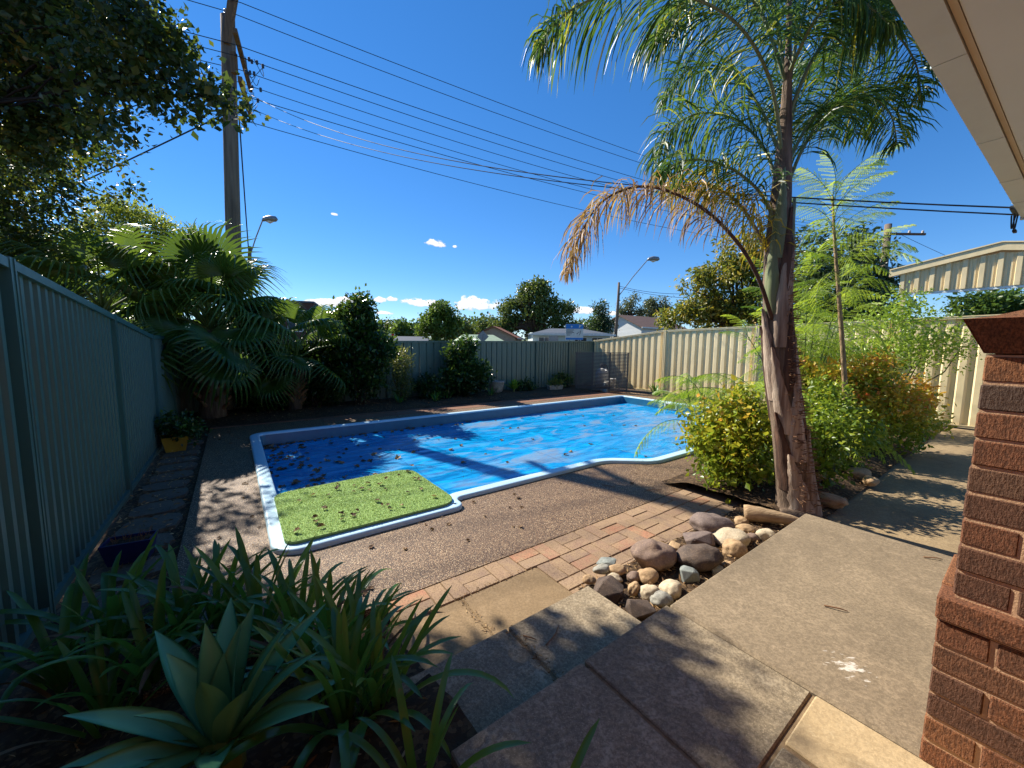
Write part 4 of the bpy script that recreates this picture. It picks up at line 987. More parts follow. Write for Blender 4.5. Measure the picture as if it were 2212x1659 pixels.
link('stem', mb.me('stem', GREENSTEM), fs2)

# ---- shrubs
def shrub(name, label, base, blobs, mat, per, spread, size, nst=8, wr=.3, droop=-.15, heightcol=0.0, cols=(0, 1), shell=2.6, group=None, cat='shrub', sr=.02):
    base = Vector(base); r = root(name, label, cat, base, 0, group)
    cm, C = crown_mesh('foliage', [((base.x+c[0], base.y+c[1], base.z+c[2]), a, b, d, n) for c, a, b, d, n in blobs], mat, per, spread, size, wr, droop, cols, heightcol, shell, tuple(base))
    link('foliage', cm, r); mb = MB(); g = random.Random(len(C))
    for i in range(nst):
        t = Vector(C[g.randrange(len(C))])-base; limbs(mb, (g.uniform(-.12, .12), g.uniform(-.12, .12), -.08), sr, [t], 5, .06, g)
    link('stem', mb.me('stem', BARK, True), r); return r
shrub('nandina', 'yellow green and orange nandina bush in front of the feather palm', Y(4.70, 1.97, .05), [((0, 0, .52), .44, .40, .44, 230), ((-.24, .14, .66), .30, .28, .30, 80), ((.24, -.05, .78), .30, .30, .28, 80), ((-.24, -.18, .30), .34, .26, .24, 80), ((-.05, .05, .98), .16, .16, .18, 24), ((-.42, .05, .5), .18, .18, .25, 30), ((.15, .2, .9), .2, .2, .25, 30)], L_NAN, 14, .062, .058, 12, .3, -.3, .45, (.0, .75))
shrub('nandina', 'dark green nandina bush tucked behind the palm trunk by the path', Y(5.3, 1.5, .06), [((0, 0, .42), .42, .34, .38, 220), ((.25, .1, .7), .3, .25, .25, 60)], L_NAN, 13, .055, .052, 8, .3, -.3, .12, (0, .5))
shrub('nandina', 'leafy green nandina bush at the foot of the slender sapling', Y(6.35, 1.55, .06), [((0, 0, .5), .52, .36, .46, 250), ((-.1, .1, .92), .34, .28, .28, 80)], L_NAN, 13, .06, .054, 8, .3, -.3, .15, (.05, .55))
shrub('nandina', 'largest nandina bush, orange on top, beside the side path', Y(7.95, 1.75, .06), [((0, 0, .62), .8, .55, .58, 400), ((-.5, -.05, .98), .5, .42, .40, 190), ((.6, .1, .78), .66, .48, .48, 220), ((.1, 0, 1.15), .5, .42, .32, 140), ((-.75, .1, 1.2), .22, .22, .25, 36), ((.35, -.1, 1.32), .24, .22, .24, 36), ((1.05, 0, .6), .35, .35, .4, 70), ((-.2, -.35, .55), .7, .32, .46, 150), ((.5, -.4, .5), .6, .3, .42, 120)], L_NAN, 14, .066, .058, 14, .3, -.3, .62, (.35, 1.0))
shrub('privet', 'airy small-leaved green shrub against the cream fence', Y(10.7, 2.0, .08), [((0, 0, 1.55), 1.15, .7, .75, 300), ((-.9, .3, 1.3), .8, .6, .7, 170), ((.85, -.3, 1.7), .7, .5, .6, 130), ((.35, 0, 2.35), .6, .45, .45, 90), ((-1.5, .6, 1.7), .7, .6, .8, 130)], L_SMALL, 12, .10, .062, 16, .26, -.1, .1, (.1, 1), 1.8, sr=.018)
ts = shrub('tall_shrub', 'tall dense glossy shrub with upright tips at the back fence', Y(2.65, 10.35, .04), [((0, 0, 1.1), .75, .62, .85, 330), ((-.15, 0, 1.9), .55, .5, .65, 240), ((.1, 0, 2.45), .34, .32, .42, 90), ((-.45, .1, 2.3), .2, .2, .45, 40), ((.4, 0, 1.5), .5, .4, .6, 140), ((-.7, .1, 1.5), .4, .4, .55, 120)], L_CAM, 15, .075, .10, 12, .27, .15, .15, (0, .95))
shrub('dark_shrub', 'dense dark shrub under the big fan palm at the back fence', Y(.55, 10.75, .04), [((0, 0, .6), .7, .4, .6, 240), ((.4, 0, 1.1), .5, .35, .45, 120)], L_CAM, 14, .08, .09, 8, .28, 0, .1, (0, .6))
shrub('dark_shrub', 'dense dark shrub between the smaller fan palm and the tall glossy shrub', Y(1.75, 10.75, .04), [((0, 0, .7), .65, .4, .7, 240), ((-.2, 0, 1.3), .45, .35, .4, 100)], L_CAM, 14, .08, .09, 8, .28, 0, .1, (0, .7))
shrub('dark_shrub', 'low dark shrub at the foot of the rounded glossy shrub', Y(4.75, 10.55, .04), [((0, 0, .35), .55, .4, .35, 150)], L_CAM, 14, .07, .085, 6, .28, 0, .1, (0, .6))
shrub('grevillea', 'small feathery yellow green shrub right of the tall dense shrub', Y(3.75, 10.45, .04), [((0, 0, 1.0), .28, .28, .5, 90), ((.05, 0, .45), .3, .25, .35, 50)], L_GREV, 16, .07, .085, 8, .09, .5, .2)
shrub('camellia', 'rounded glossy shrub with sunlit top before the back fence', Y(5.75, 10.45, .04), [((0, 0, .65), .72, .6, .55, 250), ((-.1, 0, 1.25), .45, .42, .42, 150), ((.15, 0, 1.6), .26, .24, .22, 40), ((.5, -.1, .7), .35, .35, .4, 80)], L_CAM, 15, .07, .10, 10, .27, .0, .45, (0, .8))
shrub('groundcover_shrub', 'low dark bushy plant right of the round concrete pot', Y(8.35, 10.7, .04), [((0, 0, .2), .45, .3, .2, 80)], L_CAM, 12, .05, .07, 5)
shrub('groundcover_shrub', 'low dark bushy plant left of the slat screen', Y(10.25, 10.85, .04), [((0, 0, .3), .4, .25, .3, 80)], L_CAM, 12, .05, .07, 5)

# ---- potted plants
pt = root('square_pot', 'ochre square tapered pot by the left fence', 'pot', Y(-.78, 7.7, -.0), ANG+.15)
def taper_box(w0, d0, w1, d1, h, th=.02):
    mb = MB(); a = [(-w0/2, -d0/2, 0), (w0/2, -d0/2, 0), (w0/2, d0/2, 0), (-w0/2, d0/2, 0)]; t = [(-w1/2, -d1/2, h), (w1/2, -d1/2, h), (w1/2, d1/2, h), (-w1/2, d1/2, h)]
    ti = [(x*(1-2*th/w1), y*(1-2*th/d1), h) for x, y, z in t]; bi = [(x, y, h-.05) for x, y, z in ti]
    k = 0; mb.add(a+t+ti+bi, [(3, 2, 1, 0)]+[(i, (i+1) % 4, 4+(i+1) % 4, 4+i) for i in range(4)]+[(4+i, 4+(i+1) % 4, 8+(i+1) % 4, 8+i) for i in range(4)]+[(8+i, 8+(i+1) % 4, 12+(i+1) % 4, 12+i) for i in range(4)]); return mb
pt.scale = (.76,)*3; link('shell', taper_box(.30, .30, .42, .42, .30).me('shell', TERRA), pt); link('soil', MB().box(-.19, .19, -.19, .19, .2, .262).me('soil', SOIL), pt)
shrub('potted_shrub', 'small dark shrub growing in the ochre square pot', Y(-.78, 7.7, .19), [((0, 0, .2), .30, .28, .18, 80), ((.15, .05, .12), .25, .22, .12, 40)], L_CAM, 12, .045, .05, 6, cat='plant', sr=.012)
bp = root('trough_pot', 'dark blue glazed trough by the left fence near the front bed', 'pot', Y(-.70, 3.95, -.0), ANG-.15)
bp.scale = (.66,)*3; link('shell', taper_box(.34, .20, .44, .27, .25).me('shell', BLUEPOT), bp); link('soil', MB().box(-.2, .2, -.115, .115, .15, .215).me('soil', SOIL), bp)
db = MB()
for k in range(26):
    p = Vector((rnd.uniform(-.16, .16), rnd.uniform(-.08, .08), .2)); q = p+Vector((rnd.uniform(-.1, .1), rnd.uniform(-.1, .1), rnd.uniform(.03, .16))); db.tube([p, p.lerp(q, .6)+Vector((0, 0, .03)), q], [.003, .0025, .001], 4)
tag(link('dead_plant', db.me('dead_plant', DRYSTEM), None, bp.location, (0, 0, ANG-.15), .66), 'withered brown stalks in the dark blue trough', 'plant')
rp = root('round_pot', 'weathered round concrete pot before the back fence', 'pot', Y(7.15, 10.72, .04))
link('shell', MB().lathe([(.14, 0), (.20, .1), (.245, .3), (.25, .36), (.27, .38), (.27, .43), (.235, .43), (.22, .37), (.02, .36)], 22).me('shell', CONPOT, True), rp)
link('soil', MB().lathe([(.02, .30), (.225, .375), (.01, .38)], 18).me('soil', SOIL), rp)
tr_ = root('long_trough', 'pale long planter trough left of the slat screen', 'pot', Y(9.45, 10.35, .02), ANG-.25)
link('shell', taper_box(.46, .2, .56, .26, .22).me('shell', CONPOT), tr_); link('soil', MB().box(-.25, .25, -.1, .1, .1, .185).me('soil', SOIL), tr_)
shrub('potted_succulent', 'brownish low succulents in the pale long trough', Y(9.45, 10.35, .2), [((0, 0, .14), .28, .14, .14, 40)], L_YEL, 10, .04, .06, 4, cat='plant', sr=.01)
# ================================================================= overhanging oak beyond the left fence
def pb(x, y, d, r, n, f=(1, 1, .8)):
    c = AT(x, y, d); return (c, r*f[0], r*f[1], r*f[2], n)
ob = Vector((-9.6, 5.6, -.1))
def ok_(l):
    out = []
    for x, y, r, n in l:                                    # r measured on the survey grid; near limbs reach over the fence
        d = 7.2 if y > 320 else (5.0 if x > 200 else 5.6); out.append(pb(x, y, d, r*d/PF, n))
    return out
oak = ok_([(60, 40, 145, 120), (185, 40, 110, 62), (285, 40, 74, 24), (350, 90, 58, 17), (375, 150, 38, 9), (110, 170, 115, 76), (225, 150, 76, 28), (300, 185, 52, 10), (365, 205, 40, 9), (430, 205, 36, 9), (480, 208, 22, 5), (512, 238, 13, 3),
       (50, 290, 100, 70), (140, 270, 65, 24), (215, 250, 46, 8), (285, 290, 26, 3), (30, 400, 92, 56), (110, 360, 58, 20), (185, 330, 36, 9), (240, 335, 18, 4), (60, 480, 70, 36), (150, 420, 34, 8), (230, 420, 16, 3), (285, 405, 12, 3), (30, 560, 64, 32), (110, 540, 48, 14), (170, 480, 23, 5),
       (-120, 60, 165, 84), (-140, 250, 155, 70), (-160, 420, 150, 60), (-100, 560, 110, 36), (20, -110, 150, 60), (130, -120, 110, 26), (-140, -120, 150, 60), (230, -50, 70, 10), (-260, 120, 150, 60)])
tree('oak_tree', 'large dark oak hanging over the left fence at top left', ob, [(ob, .32), (Vector((-9.2, 5.6, 2.2)), .25), (Vector((-8.6, 5.5, 3.8)), .2)], oak, L_OAK, 32, .10, .078, r0=.03, nlimb=12, wr=.34, droop=-.25, shell=2.2, bark=BARKD)

# ================================================================= beyond the fences
def ftree(name, label, x, yb, Yd, blobs, mat, per, spread, size, trunk_r=.35, group=None, r0=.15, **kw):
    """blobs given on the survey grid: (x, y, radius m, clusters[, dY])"""
    base = AT(x, 746, Yd); base.z = -.1; bl = []
    for q in blobs:
        dY = q[4] if len(q) > 4 else 0; fz = q[5] if len(q) > 5 else .85; bl.append((AT(q[0], q[1], Yd+dY), q[2], q[2], q[2]*fz, q[3]))
    hi = max(b[0].z for b in bl); lo = min(b[0].z-b[3] for b in bl); fk = base.copy(); fk.z = max(1.0, lo+(hi-lo)*.22)
    return tree(name, label, base, [(base, trunk_r), (base.lerp(fk, .5)+Vector((.05, 0, 0)), trunk_r*.8), (fk, trunk_r*.65)], bl, mat, per, spread, size, group=group, r0=r0, **kw)
ftree('fig_tree', 'big domed dark fig tree beyond the back fence', 1152, 735, 60, [(1150, 640, 2.6, 110), (1120, 650, 2.0, 70), (1185, 650, 2.2, 80), (1208, 672, 1.9, 70), (1095, 682, 1.9, 60), (1085, 700, 1.8, 50), (1150, 668, 3.0, 90), (1215, 700, 1.7, 50), (1180, 700, 2.4, 60), (1110, 715, 2.0, 50), (1205, 725, 1.4, 30), (1150, 712, 2.0, 36), (1140, 627, 1.6, 40), (1170, 630, 1.5, 36), (1078, 722, 1.3, 26)], L_FIG, 20, .38, .34, .7, wr=.36, r0=.4, nlimb=24, shell=3.2, sub=9)
ftree('street_tree', 'rounded bright green tree left of the domed fig', 950, 735, 50, [(950, 675, 1.3, 60), (930, 695, 1.3, 60), (965, 690, 1.4, 60), (945, 712, 1.7, 70), (975, 712, 1.2, 40), (922, 716, 1.0, 36), (958, 728, 1.6, 40), (952, 664, .8, 24)], L_DEC, 18, .3, .32, .3, wr=.36, shell=3, sub=8)
ftree('street_tree', 'darker tree close behind the rounded bright green tree', 1000, 735, 62, [(995, 700, 1.3, 50), (1005, 715, 1.4, 50), (985, 720, 1.4, 40)], L_FIG, 18, .3, .35, .3, wr=.36, shell=3)
TL = 'distant treeline beyond the houses'
for i, (x, w, t) in enumerate([(770, 2.6, 702), (800, 2.2, 698), (838, 2.6, 695), (868, 2.0, 700), (893, 2.4, 703), (1030, 3.0, 695), (1052, 2.6, 692), (1075, 2.4, 702), (1250, 3.0, 702), (1290, 3.0, 700), (1330, 2.6, 702)]):
    ftree('distant_tree', ['leftmost', 'second', 'third', 'fourth', 'fifth', 'sixth', 'seventh', 'eighth', 'ninth', 'tenth', 'rightmost'][i]+' tree from the left in the distant treeline', x, 735, 85+8*(i % 3), [(x, t+12, w, 60), (x-9, t+22, w*.9, 40), (x+9, t+22, w*.9, 40)], L_DEC if i % 2 else L_FIG, 12, .5, .55, .3, TL, wr=.4, shell=3, nlimb=4)
ftree('conifer', 'dark pointed bushy tree between the blue sign and the street lamp', 1297, 735, 42, [(1297, 672, .5, 20, 0, 1.4), (1297, 690, .9, 50, 0, 1.1), (1290, 708, 1.2, 70), (1306, 705, 1.1, 60), (1296, 725, 1.5, 80), (1303, 660, .3, 8, 0, 1.6), (1290, 665, .3, 8, 0, 1.6)], L_CON, 18, .22, .24, .2, wr=.2, droop=.4, shell=3)
ftree('gum_tree', 'thin grey green gum tree behind the white house, left one', 1362, 735, 80, [(1368, 655, 1.6, 36), (1352, 668, 1.6, 30), (1345, 678, 1.2, 20), (1375, 672, 1.5, 26)], L_GUM, 16, .4, .42, .3, wr=.2, droop=-.6, shell=2.5, sub=7)
ftree('gum_tree', 'rounder dark gum tree behind the white house, right one', 1412, 735, 80, [(1412, 652, 2.0, 50), (1400, 668, 1.8, 40), (1428, 664, 1.8, 40), (1440, 676, 1.6, 30), (1412, 678, 1.8, 30)], L_GUM, 18, .4, .42, .3, wr=.22, cols=(0, .6), droop=-.4, shell=2.8, sub=8)
ftree('yellowing_tree', 'broad tree with yellowing leaves behind the cream fence', 1590, 720, 19, [(1600, 560, 1.1, 60), (1560, 590, 1.0, 50), (1630, 580, 1.1, 60), (1580, 640, 1.3, 80), (1530, 650, .9, 46), (1640, 640, 1.4, 80), (1490, 675, .8, 40), (1540, 690, 1.2, 60), (1610, 690, 1.5, 80), (1460, 695, .7, 30), (1505, 600, .45, 10), (1560, 540, .5, 12), (1660, 540, .9, 30), (1480, 620, .3, 5), (1470, 660, .4, 10)], L_YEL, 20, .2, .2, .25, wr=.2, droop=-.5, r0=.1, nlimb=20, shell=2.4, sub=6)
ftree('dark_tree', 'dark green tree behind the slender sapling and cream fence', 1800, 720, 15.5, [(1760, 590, 1.0, 70), (1820, 560, 1.0, 60), (1870, 560, .8, 46), (1720, 640, 1.1, 70), (1790, 650, 1.3, 90), (1860, 640, 1.1, 70), (1900, 610, .7, 36), (1740, 700, 1.1, 60), (1830, 700, 1.3, 70), (1900, 680, .9, 40), (1750, 530, .7, 24), (1850, 505, .5, 12)], L_CON, 20, .2, .17, .25, wr=.22, droop=-.2, r0=.1, nlimb=16, shell=2.4)
ftree('hedge_tree', 'dark leafy tree seen below the carport gable', 2230, 700, 17, [(2100, 668, .7, 50), (2150, 660, .8, 60), (2200, 662, .9, 60), (2260, 655, .9, 60), (2120, 690, .8, 60), (2190, 690, .9, 60)], L_DEC, 18, .18, .17, .08, wr=.3, shell=2.6, cols=(0, .5), r0=.025, nlimb=4)
ftree('feathery_tree', 'umbrella-shaped feathery tree with gaps beyond the left fence', 300, 560, 24, [(250, 455, 1.3, 50, 0, .45), (300, 470, 1.3, 50, 0, .45), (350, 495, 1.1, 40, 0, .45), (375, 525, .9, 30, 0, .5), (215, 490, 1.2, 40, 0, .5), (270, 505, 1.2, 30, 0, .45), (310, 530, 1.1, 30, 0, .45), (190, 530, 1.2, 40, 0, .6), (240, 550, 1.4, 40, 0, .5), (350, 550, 1.0, 26, 0, .5), (150, 560, 1.3, 36), (160, 500, .8, 14, 0, .5)], L_FEATHER, 22, .22, .2, .25, wr=.18, droop=.1, nlimb=24, r0=.12, shell=2.2)
ftree('feathery_tree', 'small feathery tree just left of the tall power pole', 430, 560, 26, [(430, 515, .8, 40, 0, .6), (445, 540, .7, 36, 0, .7), (415, 545, .8, 36, 0, .7), (455, 560, .6, 20)], L_FEATHER, 20, .2, .2, .18, wr=.18, shell=2.4, cols=(0, .7))
# hedge of shrubs behind the left fence corner
ftree('leafy_tree', 'leafy yellow-tinged tree behind the left fence below the oak', 150, 620, 10.5, [(60, 600, .9, 60), (140, 610, .8, 50), (200, 620, .8, 50), (250, 650, .7, 40), (100, 560, .7, 36), (30, 540, .9, 50), (-40, 560, 1.0, 60), (310, 680, .7, 36)], L_OAK, 18, .14, .13, .15, wr=.32, shell=2.4, cols=(.1, .9))

# hills, road and verge
hl = []
nseg = 60
HV = []; HF = []
for i in range(nseg+1):
    a = R(-75)+R(150)*i/nseg; r_ = 560; hz = 9+7*mnoise.noise(Vector((i*.23, 1.2, 0)))+4*mnoise.noise(Vector((i*.8, 4.2, 0)))
    for rr, z in ((r_-160, -1), (r_-60, hz*.6+2), (r_, hz+5), (r_+60, -1)): HV.append((math.sin(a)*rr, math.cos(a)*rr, z))
for i in range(nseg):
    for k in range(3): HF.append((i*4+k, (i+1)*4+k, (i+1)*4+k+1, i*4+k+1))
struct('hills', mesh('hills', HV, HF, HILLM, True))
struct('road', MB().box(-80, 110, 17.0, 25.0, -.088, -.080).me('road', ASPH), (0, 0, 0), ANG)
struct('verge', MB().box(-80, 110, 11.5, 16.8, -.088, -.06).box(-80, 110, 25.2, 32, -.088, -.03).me('verge', GRASSG), (0, 0, 0), ANG)
struct('kerb', MB().box(-80, 110, 16.82, 16.98, -.088, .04, .02).box(-80, 110, 25.02, 25.18, -.088, .04, .02).me('kerb', CONPOT), (0, 0, 0), ANG)

def gable_house(name, label, x, Yd, w, d, wall_h, roof_h, rz, wallm, roofm, wins=(), hip=0.0, z0=-.1, over=.4):
    p = AT(x, 746, Yd); p.z = z0; h = root(name, label, 'house', p, rz)
    link('wall', MB().box(-w/2, w/2, -d/2, d/2, 0, wall_h).add([(-w/2, -d/2, wall_h), (w/2, -d/2, wall_h), (-w/2, 0, wall_h+roof_h*(1-hip)), (w/2, 0, wall_h+roof_h*(1-hip)), (-w/2, d/2, wall_h), (w/2, d/2, wall_h)], [(0, 2, 4), (1, 5, 3)]).me('wall', wallm), h)
    o = over; hx = hip*d/2
    V = [(-w/2-o, -d/2-o, wall_h-.12), (w/2+o, -d/2-o, wall_h-.12), (w/2+o-hx, 0, wall_h+roof_h), (-w/2-o+hx, 0, wall_h+roof_h), (w/2+o, d/2+o, wall_h-.12), (-w/2-o, d/2+o, wall_h-.12)]
    V2 = [(a, b, c-.12) for a, b, c in V]
    F = [(0, 1, 2, 3), (3, 2, 4, 5), (6+3, 6+2, 6+1, 6), (6+5, 6+4, 6+2, 6+3), (0, 6, 7, 1), (4, 10, 11, 5), (1, 7, 8, 2), (2, 8, 10, 4), (3, 9, 6, 0), (5, 11, 9, 3)]
    if hip: F += [(1, 4, 2), (0, 3, 5)]
    link('roof', mesh('roof', V+V2, F, roofm), h)
    link('gutter', MB().box(-w/2-o-.06, w/2+o+.06, -d/2-o-.10, -d/2-o-.001, wall_h-.26, wall_h-.1).me('gutter', WHITE), h)
    for (wx, wz, ww, wh) in wins:
        f = link('window', MB().box(wx-ww/2-.07, wx+ww/2+.07, -d/2-.05, -d/2-.002, wz-.07, wz+wh+.07).me('window', WHITE), h)
        link('pane', MB().box(wx-ww/2, wx-.03, -d/2-.06, -d/2-.052, wz, wz+wh).box(wx+.03, wx+ww/2, -d/2-.06, -d/2-.052, wz, wz+wh).me('pane', GLASS), f)
    return h
def tilemat(name, c1, c2):
    b = NB(name); v = b.coord('Object'); sp = b.n('ShaderNodeSeparateXYZ'); b.L.new(v, sp.inputs[0])
    w1 = b.n('ShaderNodeMath', operation='PINGPONG'); b.L.new(sp.outputs[2], w1.inputs[0]); w1.inputs[1].default_value = .11
    n = b.noise(v, 2.5, 6, .7); col = b.mix(n, c1, c2); line = b.ramp(b.math('DIVIDE', w1.outputs[0], .11), [(0, .6), (.25, 0.0)])
    col = b.mix(line, col, tuple(x*.4 for x in c1[:3])+(1,))
    return b.done(b.bsdf(col, .8, .3, 0, b.bump(w1.outputs[0], .6, .05)))
TILEB = tilemat('brown_tiles', lin(92, 72, 64), lin(116, 94, 82)); TILER = tilemat('red_tiles', lin(122, 78, 64), lin(140, 96, 78)); TILEG = tilemat('green_roof', lin(116, 140, 112), lin(170, 186, 160)); TILES = tilemat('slate_roof', lin(70, 78, 88), lin(92, 100, 110))
WEATHER = simple('weatherboard', lin(214, 216, 214), lin(196, 200, 200), 2, .7, .5, .02, 3, .3, (.2, .2, 9))
MINT = simple('pale_mint_board', lin(196, 206, 200), lin(180, 194, 190), 2, .7, .4, .02, 3, .3, (.2, .2, 9))
TANW = simple('tan_render', lin(170, 158, 136), lin(150, 138, 118), 3, .85, .2)
gable_house('weatherboard_house', 'white weatherboard house with brown tiled roof right of the street lamp', 1385, 50, 8.0, 6.5, 4.15, 1.5, R(32), WEATHER, TILEB, [(1.2, 2.1, 1.4, 1.1), (3.0, 2.1, 1.2, 1.1), (-2.6, 2.1, 1.6, 1.1)])
gable_house('weatherboard_house', 'low pale mint house behind the blue sign', 1222, 40, 7.4, 6, 3.0, .55, R(2), MINT, TILES, [(-2.6, 1.25, 1.0, 1.3), (.9, 1.25, 1.1, 1.3), (2.5, 1.25, 1.0, 1.3)], hip=.8)
gable_house('brick_house', 'red tiled house roof behind the pale mint house', 1268, 58, 9, 7, 3.0, 1.9, R(8), TANW, TILER, [], hip=.6)
gable_house('cottage', 'low cottage with sunlit pale green roof left of the fig', 1033, 42, 4.6, 4.2, 2.15, .75, R(14), TANW, TILEG, [(-1.2, .9, .9, 1.0), (1.1, .9, .9, 1.0)], hip=.5)
gable_house('cottage', 'house with red tiles and white gable trim behind the green roofed cottage', 1076, 56, 6.0, 6, 2.9, 1.5, R(80), TANW, TILER, [(0, 1.4, 1.0, 1.0)])
gable_house('cottage', 'small grey roofed house far left of the treeline', 885, 60, 7.0, 6, 2.2, .8, R(5), TANW, TILES, [], hip=.6)
# flat brick block behind the fan palm
bb = AT(632, 746, 22); bb.z = -.1
blk = root('brick_block', 'plain dark brick block behind the fan palm', 'building', bb, R(20))
FARB = simple('far_brick', lin(104, 74, 64), lin(80, 58, 52), 9, .9, .3, .01, 30, .2, (1, 1, 3))
link('wall', MB().box(-1.5, 1.15, 0, 3.5, 0, 4.05).me('wall', FARB), blk); link('parapet', MB().box(-1.55, 1.2, -.05, 3.55, 4.052, 4.15).me('parapet', TILES), blk)
wn = link('window', MB().box(-.2, .6, -.03, -.002, 2.4, 3.2).me('window', WHITE), blk); link('pane', MB().box(-.14, .54, -.04, -.031, 2.46, 3.14).me('pane', GLASS), wn)

# carport gable
cpA = AT(1945, 640, 10.6); cpB = cpA-VB*3.25; cw = (Vector((cpB.x, cpB.y))-Vector((cpA.x, cpA.y))).length; ca = math.atan2(cpB.y-cpA.y, cpB.x-cpA.x)
cp = root('carport', 'cream steel carport gable above the cream fence', 'carport', Vector((cpA.x, cpA.y, 0)), ca)
zb_ = AT(1945, 634, 10.6).z; zl = AT(1945, 590, 10.6).z; za = AT(2165, 545, (cpA-VB*1.62).y).z
npan = 12
for i in range(npan):
    x0 = cw*i/npan; x1 = cw*(i+1)/npan; f = lambda x: zl+(za-zl)*(1-abs(x-cw/2)/(cw/2)); m = MB()
    m.add([(x0, 0, zb_), (x1, 0, zb_), (x1, 0, f(x1)), (x0, 0, f(x0))], [(0, 1, 2, 3)])
    m.hexa([(x0-.03, -.045, zb_), (x0+.05, -.045, zb_), (x0+.06, -.001, zb_), (x0-.04, -.001, zb_)], [(x0-.03, -.045, f(x0)), (x0+.05, -.045, f(x0+.05)), (x0+.06, -.001, f(x0+.06)), (x0-.04, -.001, f(x0))])
    for q in (.36, .64):
        xm = x0+(x1-x0)*q; m.hexa([(xm-.015, -.012, zb_), (xm+.015, -.012, zb_), (xm+.02, -.001, zb_), (xm-.02, -.001, zb_)], [(xm-.015, -.012, f(xm)), (xm+.015, -.012, f(xm)), (xm+.02, -.001, f(xm)), (xm-.02, -.001, f(xm))])
    link('gable_panel', m.me('gable_panel', CREAM), cp)
for s_ in (0, 1):
    a = (-.25, zl-.08) if s_ == 0 else (cw+.25, zl-.08); c = (cw/2, za+.04)
    b_ = [(a[0], -.10, a[1]), (c[0], -.10, c[1]), (c[0], .03, c[1]), (a[0], .03, a[1])]; t_ = [(p[0], p[1], p[2]+.16) for p in b_]
    if s_: b_ = b_[::-1]; t_ = t_[::-1]
    link('barge_board', MB().hexa(b_, t_).me('barge_board', CREAM), cp)
    b2 = [(a[0], -.12, a[1]+.17), (c[0], -.12, c[1]+.17), (c[0], 5, c[1]+.17), (a[0], 5, a[1]+.17)]; t2 = [(p[0], p[1], p[2]+.03) for p in b2]
    if s_: b2 = b2[::-1]; t2 = t2[::-1]
    link('roof_sheet', MB().hexa(b2, t2).me('roof_sheet', CREAM), cp)
link('beam', MB().box(0, cw, .002, .08, zb_-.06, zb_+.06).me('beam', GUTT), cp)
for x in (.05, cw-.05): link('post', MB().box(x-.045, x+.045, .0, .09, 0, zb_-.06).me('post', CREAM), cp)

# ================================================================= poles, lamps and lines
pole_xy = AT(503, 746, 11.6); PX, PY = pole_xy.x, pole_xy.y
far_p = AT(1890, 746, 30); FX, FY = far_p.x, far_p.y
wd = Vector((FX-PX, FY-PY, 0)).normalized(); wn_ = Vector((-wd.y, wd.x, 0))
pole = root('power_pole', 'tall weathered timber power pole behind the fan palm', 'power pole', (PX, PY, -.1))
ptop = AT(492, 38, 11.6).z
_pt = AT(492, 38, 11.6)-Vector((PX, PY, -.1)); pts = [(0.0, 0, 0), (_pt.x*.3+.02, 0, 3), (_pt.x*.64, 0, 6.5), (_pt.x, 0, ptop+.1)]
link('shaft', MB().tube(catmull(pts, 12), [.215-.045*i/12 for i in range(13)], 16).me('shaft', POLEM, True), pole)
def PL(x, y, d=0): return AT(x, y, 11.6+d)-Vector((PX, PY, -.1))
link('raiser', MB().hexa([PL(499, 105)+Vector((-.06, -.25, 0)), PL(499, 105)+Vector((.08, -.25, 0)), PL(499, 105)+Vector((.08, -.12, 0)), PL(499, 105)+Vector((-.06, -.12, 0))], [PL(514, 8)+Vector((-.10, -.25, 0)), PL(514, 8)+Vector((.10, -.25, 0)), PL(514, 8)+Vector((.10, -.12, 0)), PL(514, 8)+Vector((-.10, -.12, 0))]).me('raiser', TIMBER), pole)
def arm(z, l0, l1, off):
    c = Vector((.1+_pt.x*.85, 0, z))+wd*off; a = c+wn_*l0; b = c+wn_*l1; s = wd*.05; h = Vector((0, 0, .06))
    link('crossarm', MB().hexa([a-s-h, b-s-h, b+s-h, a+s-h], [a-s+h, b-s+h, b+s+h, a+s+h]).me('crossarm', TIMBER), pole)
zA = PL(512, 130).z
arm(zA, -1.3, 1.3, .28); arm(PL(512, 205).z, -.9, .9, .28)
link('vertical_bracket', MB().box(_pt.x+.2, _pt.x+.33, -.3, -.18, PL(512, 172).z, PL(512, 128).z).me('vertical_bracket', TIMBER), pole)
INS = MB().lathe([(.03, 0), (.09, .03), (.09, .07), (.05, .09), (.08, .12), (.08, .16), (.03, .2)], 12).me('insulator', PORC, True)
link('insulator', INS, pole, PL(492, 38)+Vector((0, 0, .02)))
WIN = [(521, 6, -.2, 'topmost'), (499, 27, 0, 'second highest'), (510, 97, -1.2, 'third highest'), (513, 121, -.4, 'fourth highest'), (516, 150, .4, 'fifth highest'), (514, 177, 1.2, 'sixth highest'), (514, 203, -.6, 'seventh highest'), (513, 256, .2, 'lowest')]
MIDP = [(1408, 341), (1405, 359), (1388, 388), (1352, 393), (1321, 403), (1311, 416), (1301, 425), (1268, 455)]
FAR = [(1884, 487), (1888, 482), (1880, 496), (1886, 497), (1896, 498), (1910, 500), (1890, 510), (1890, 545)]
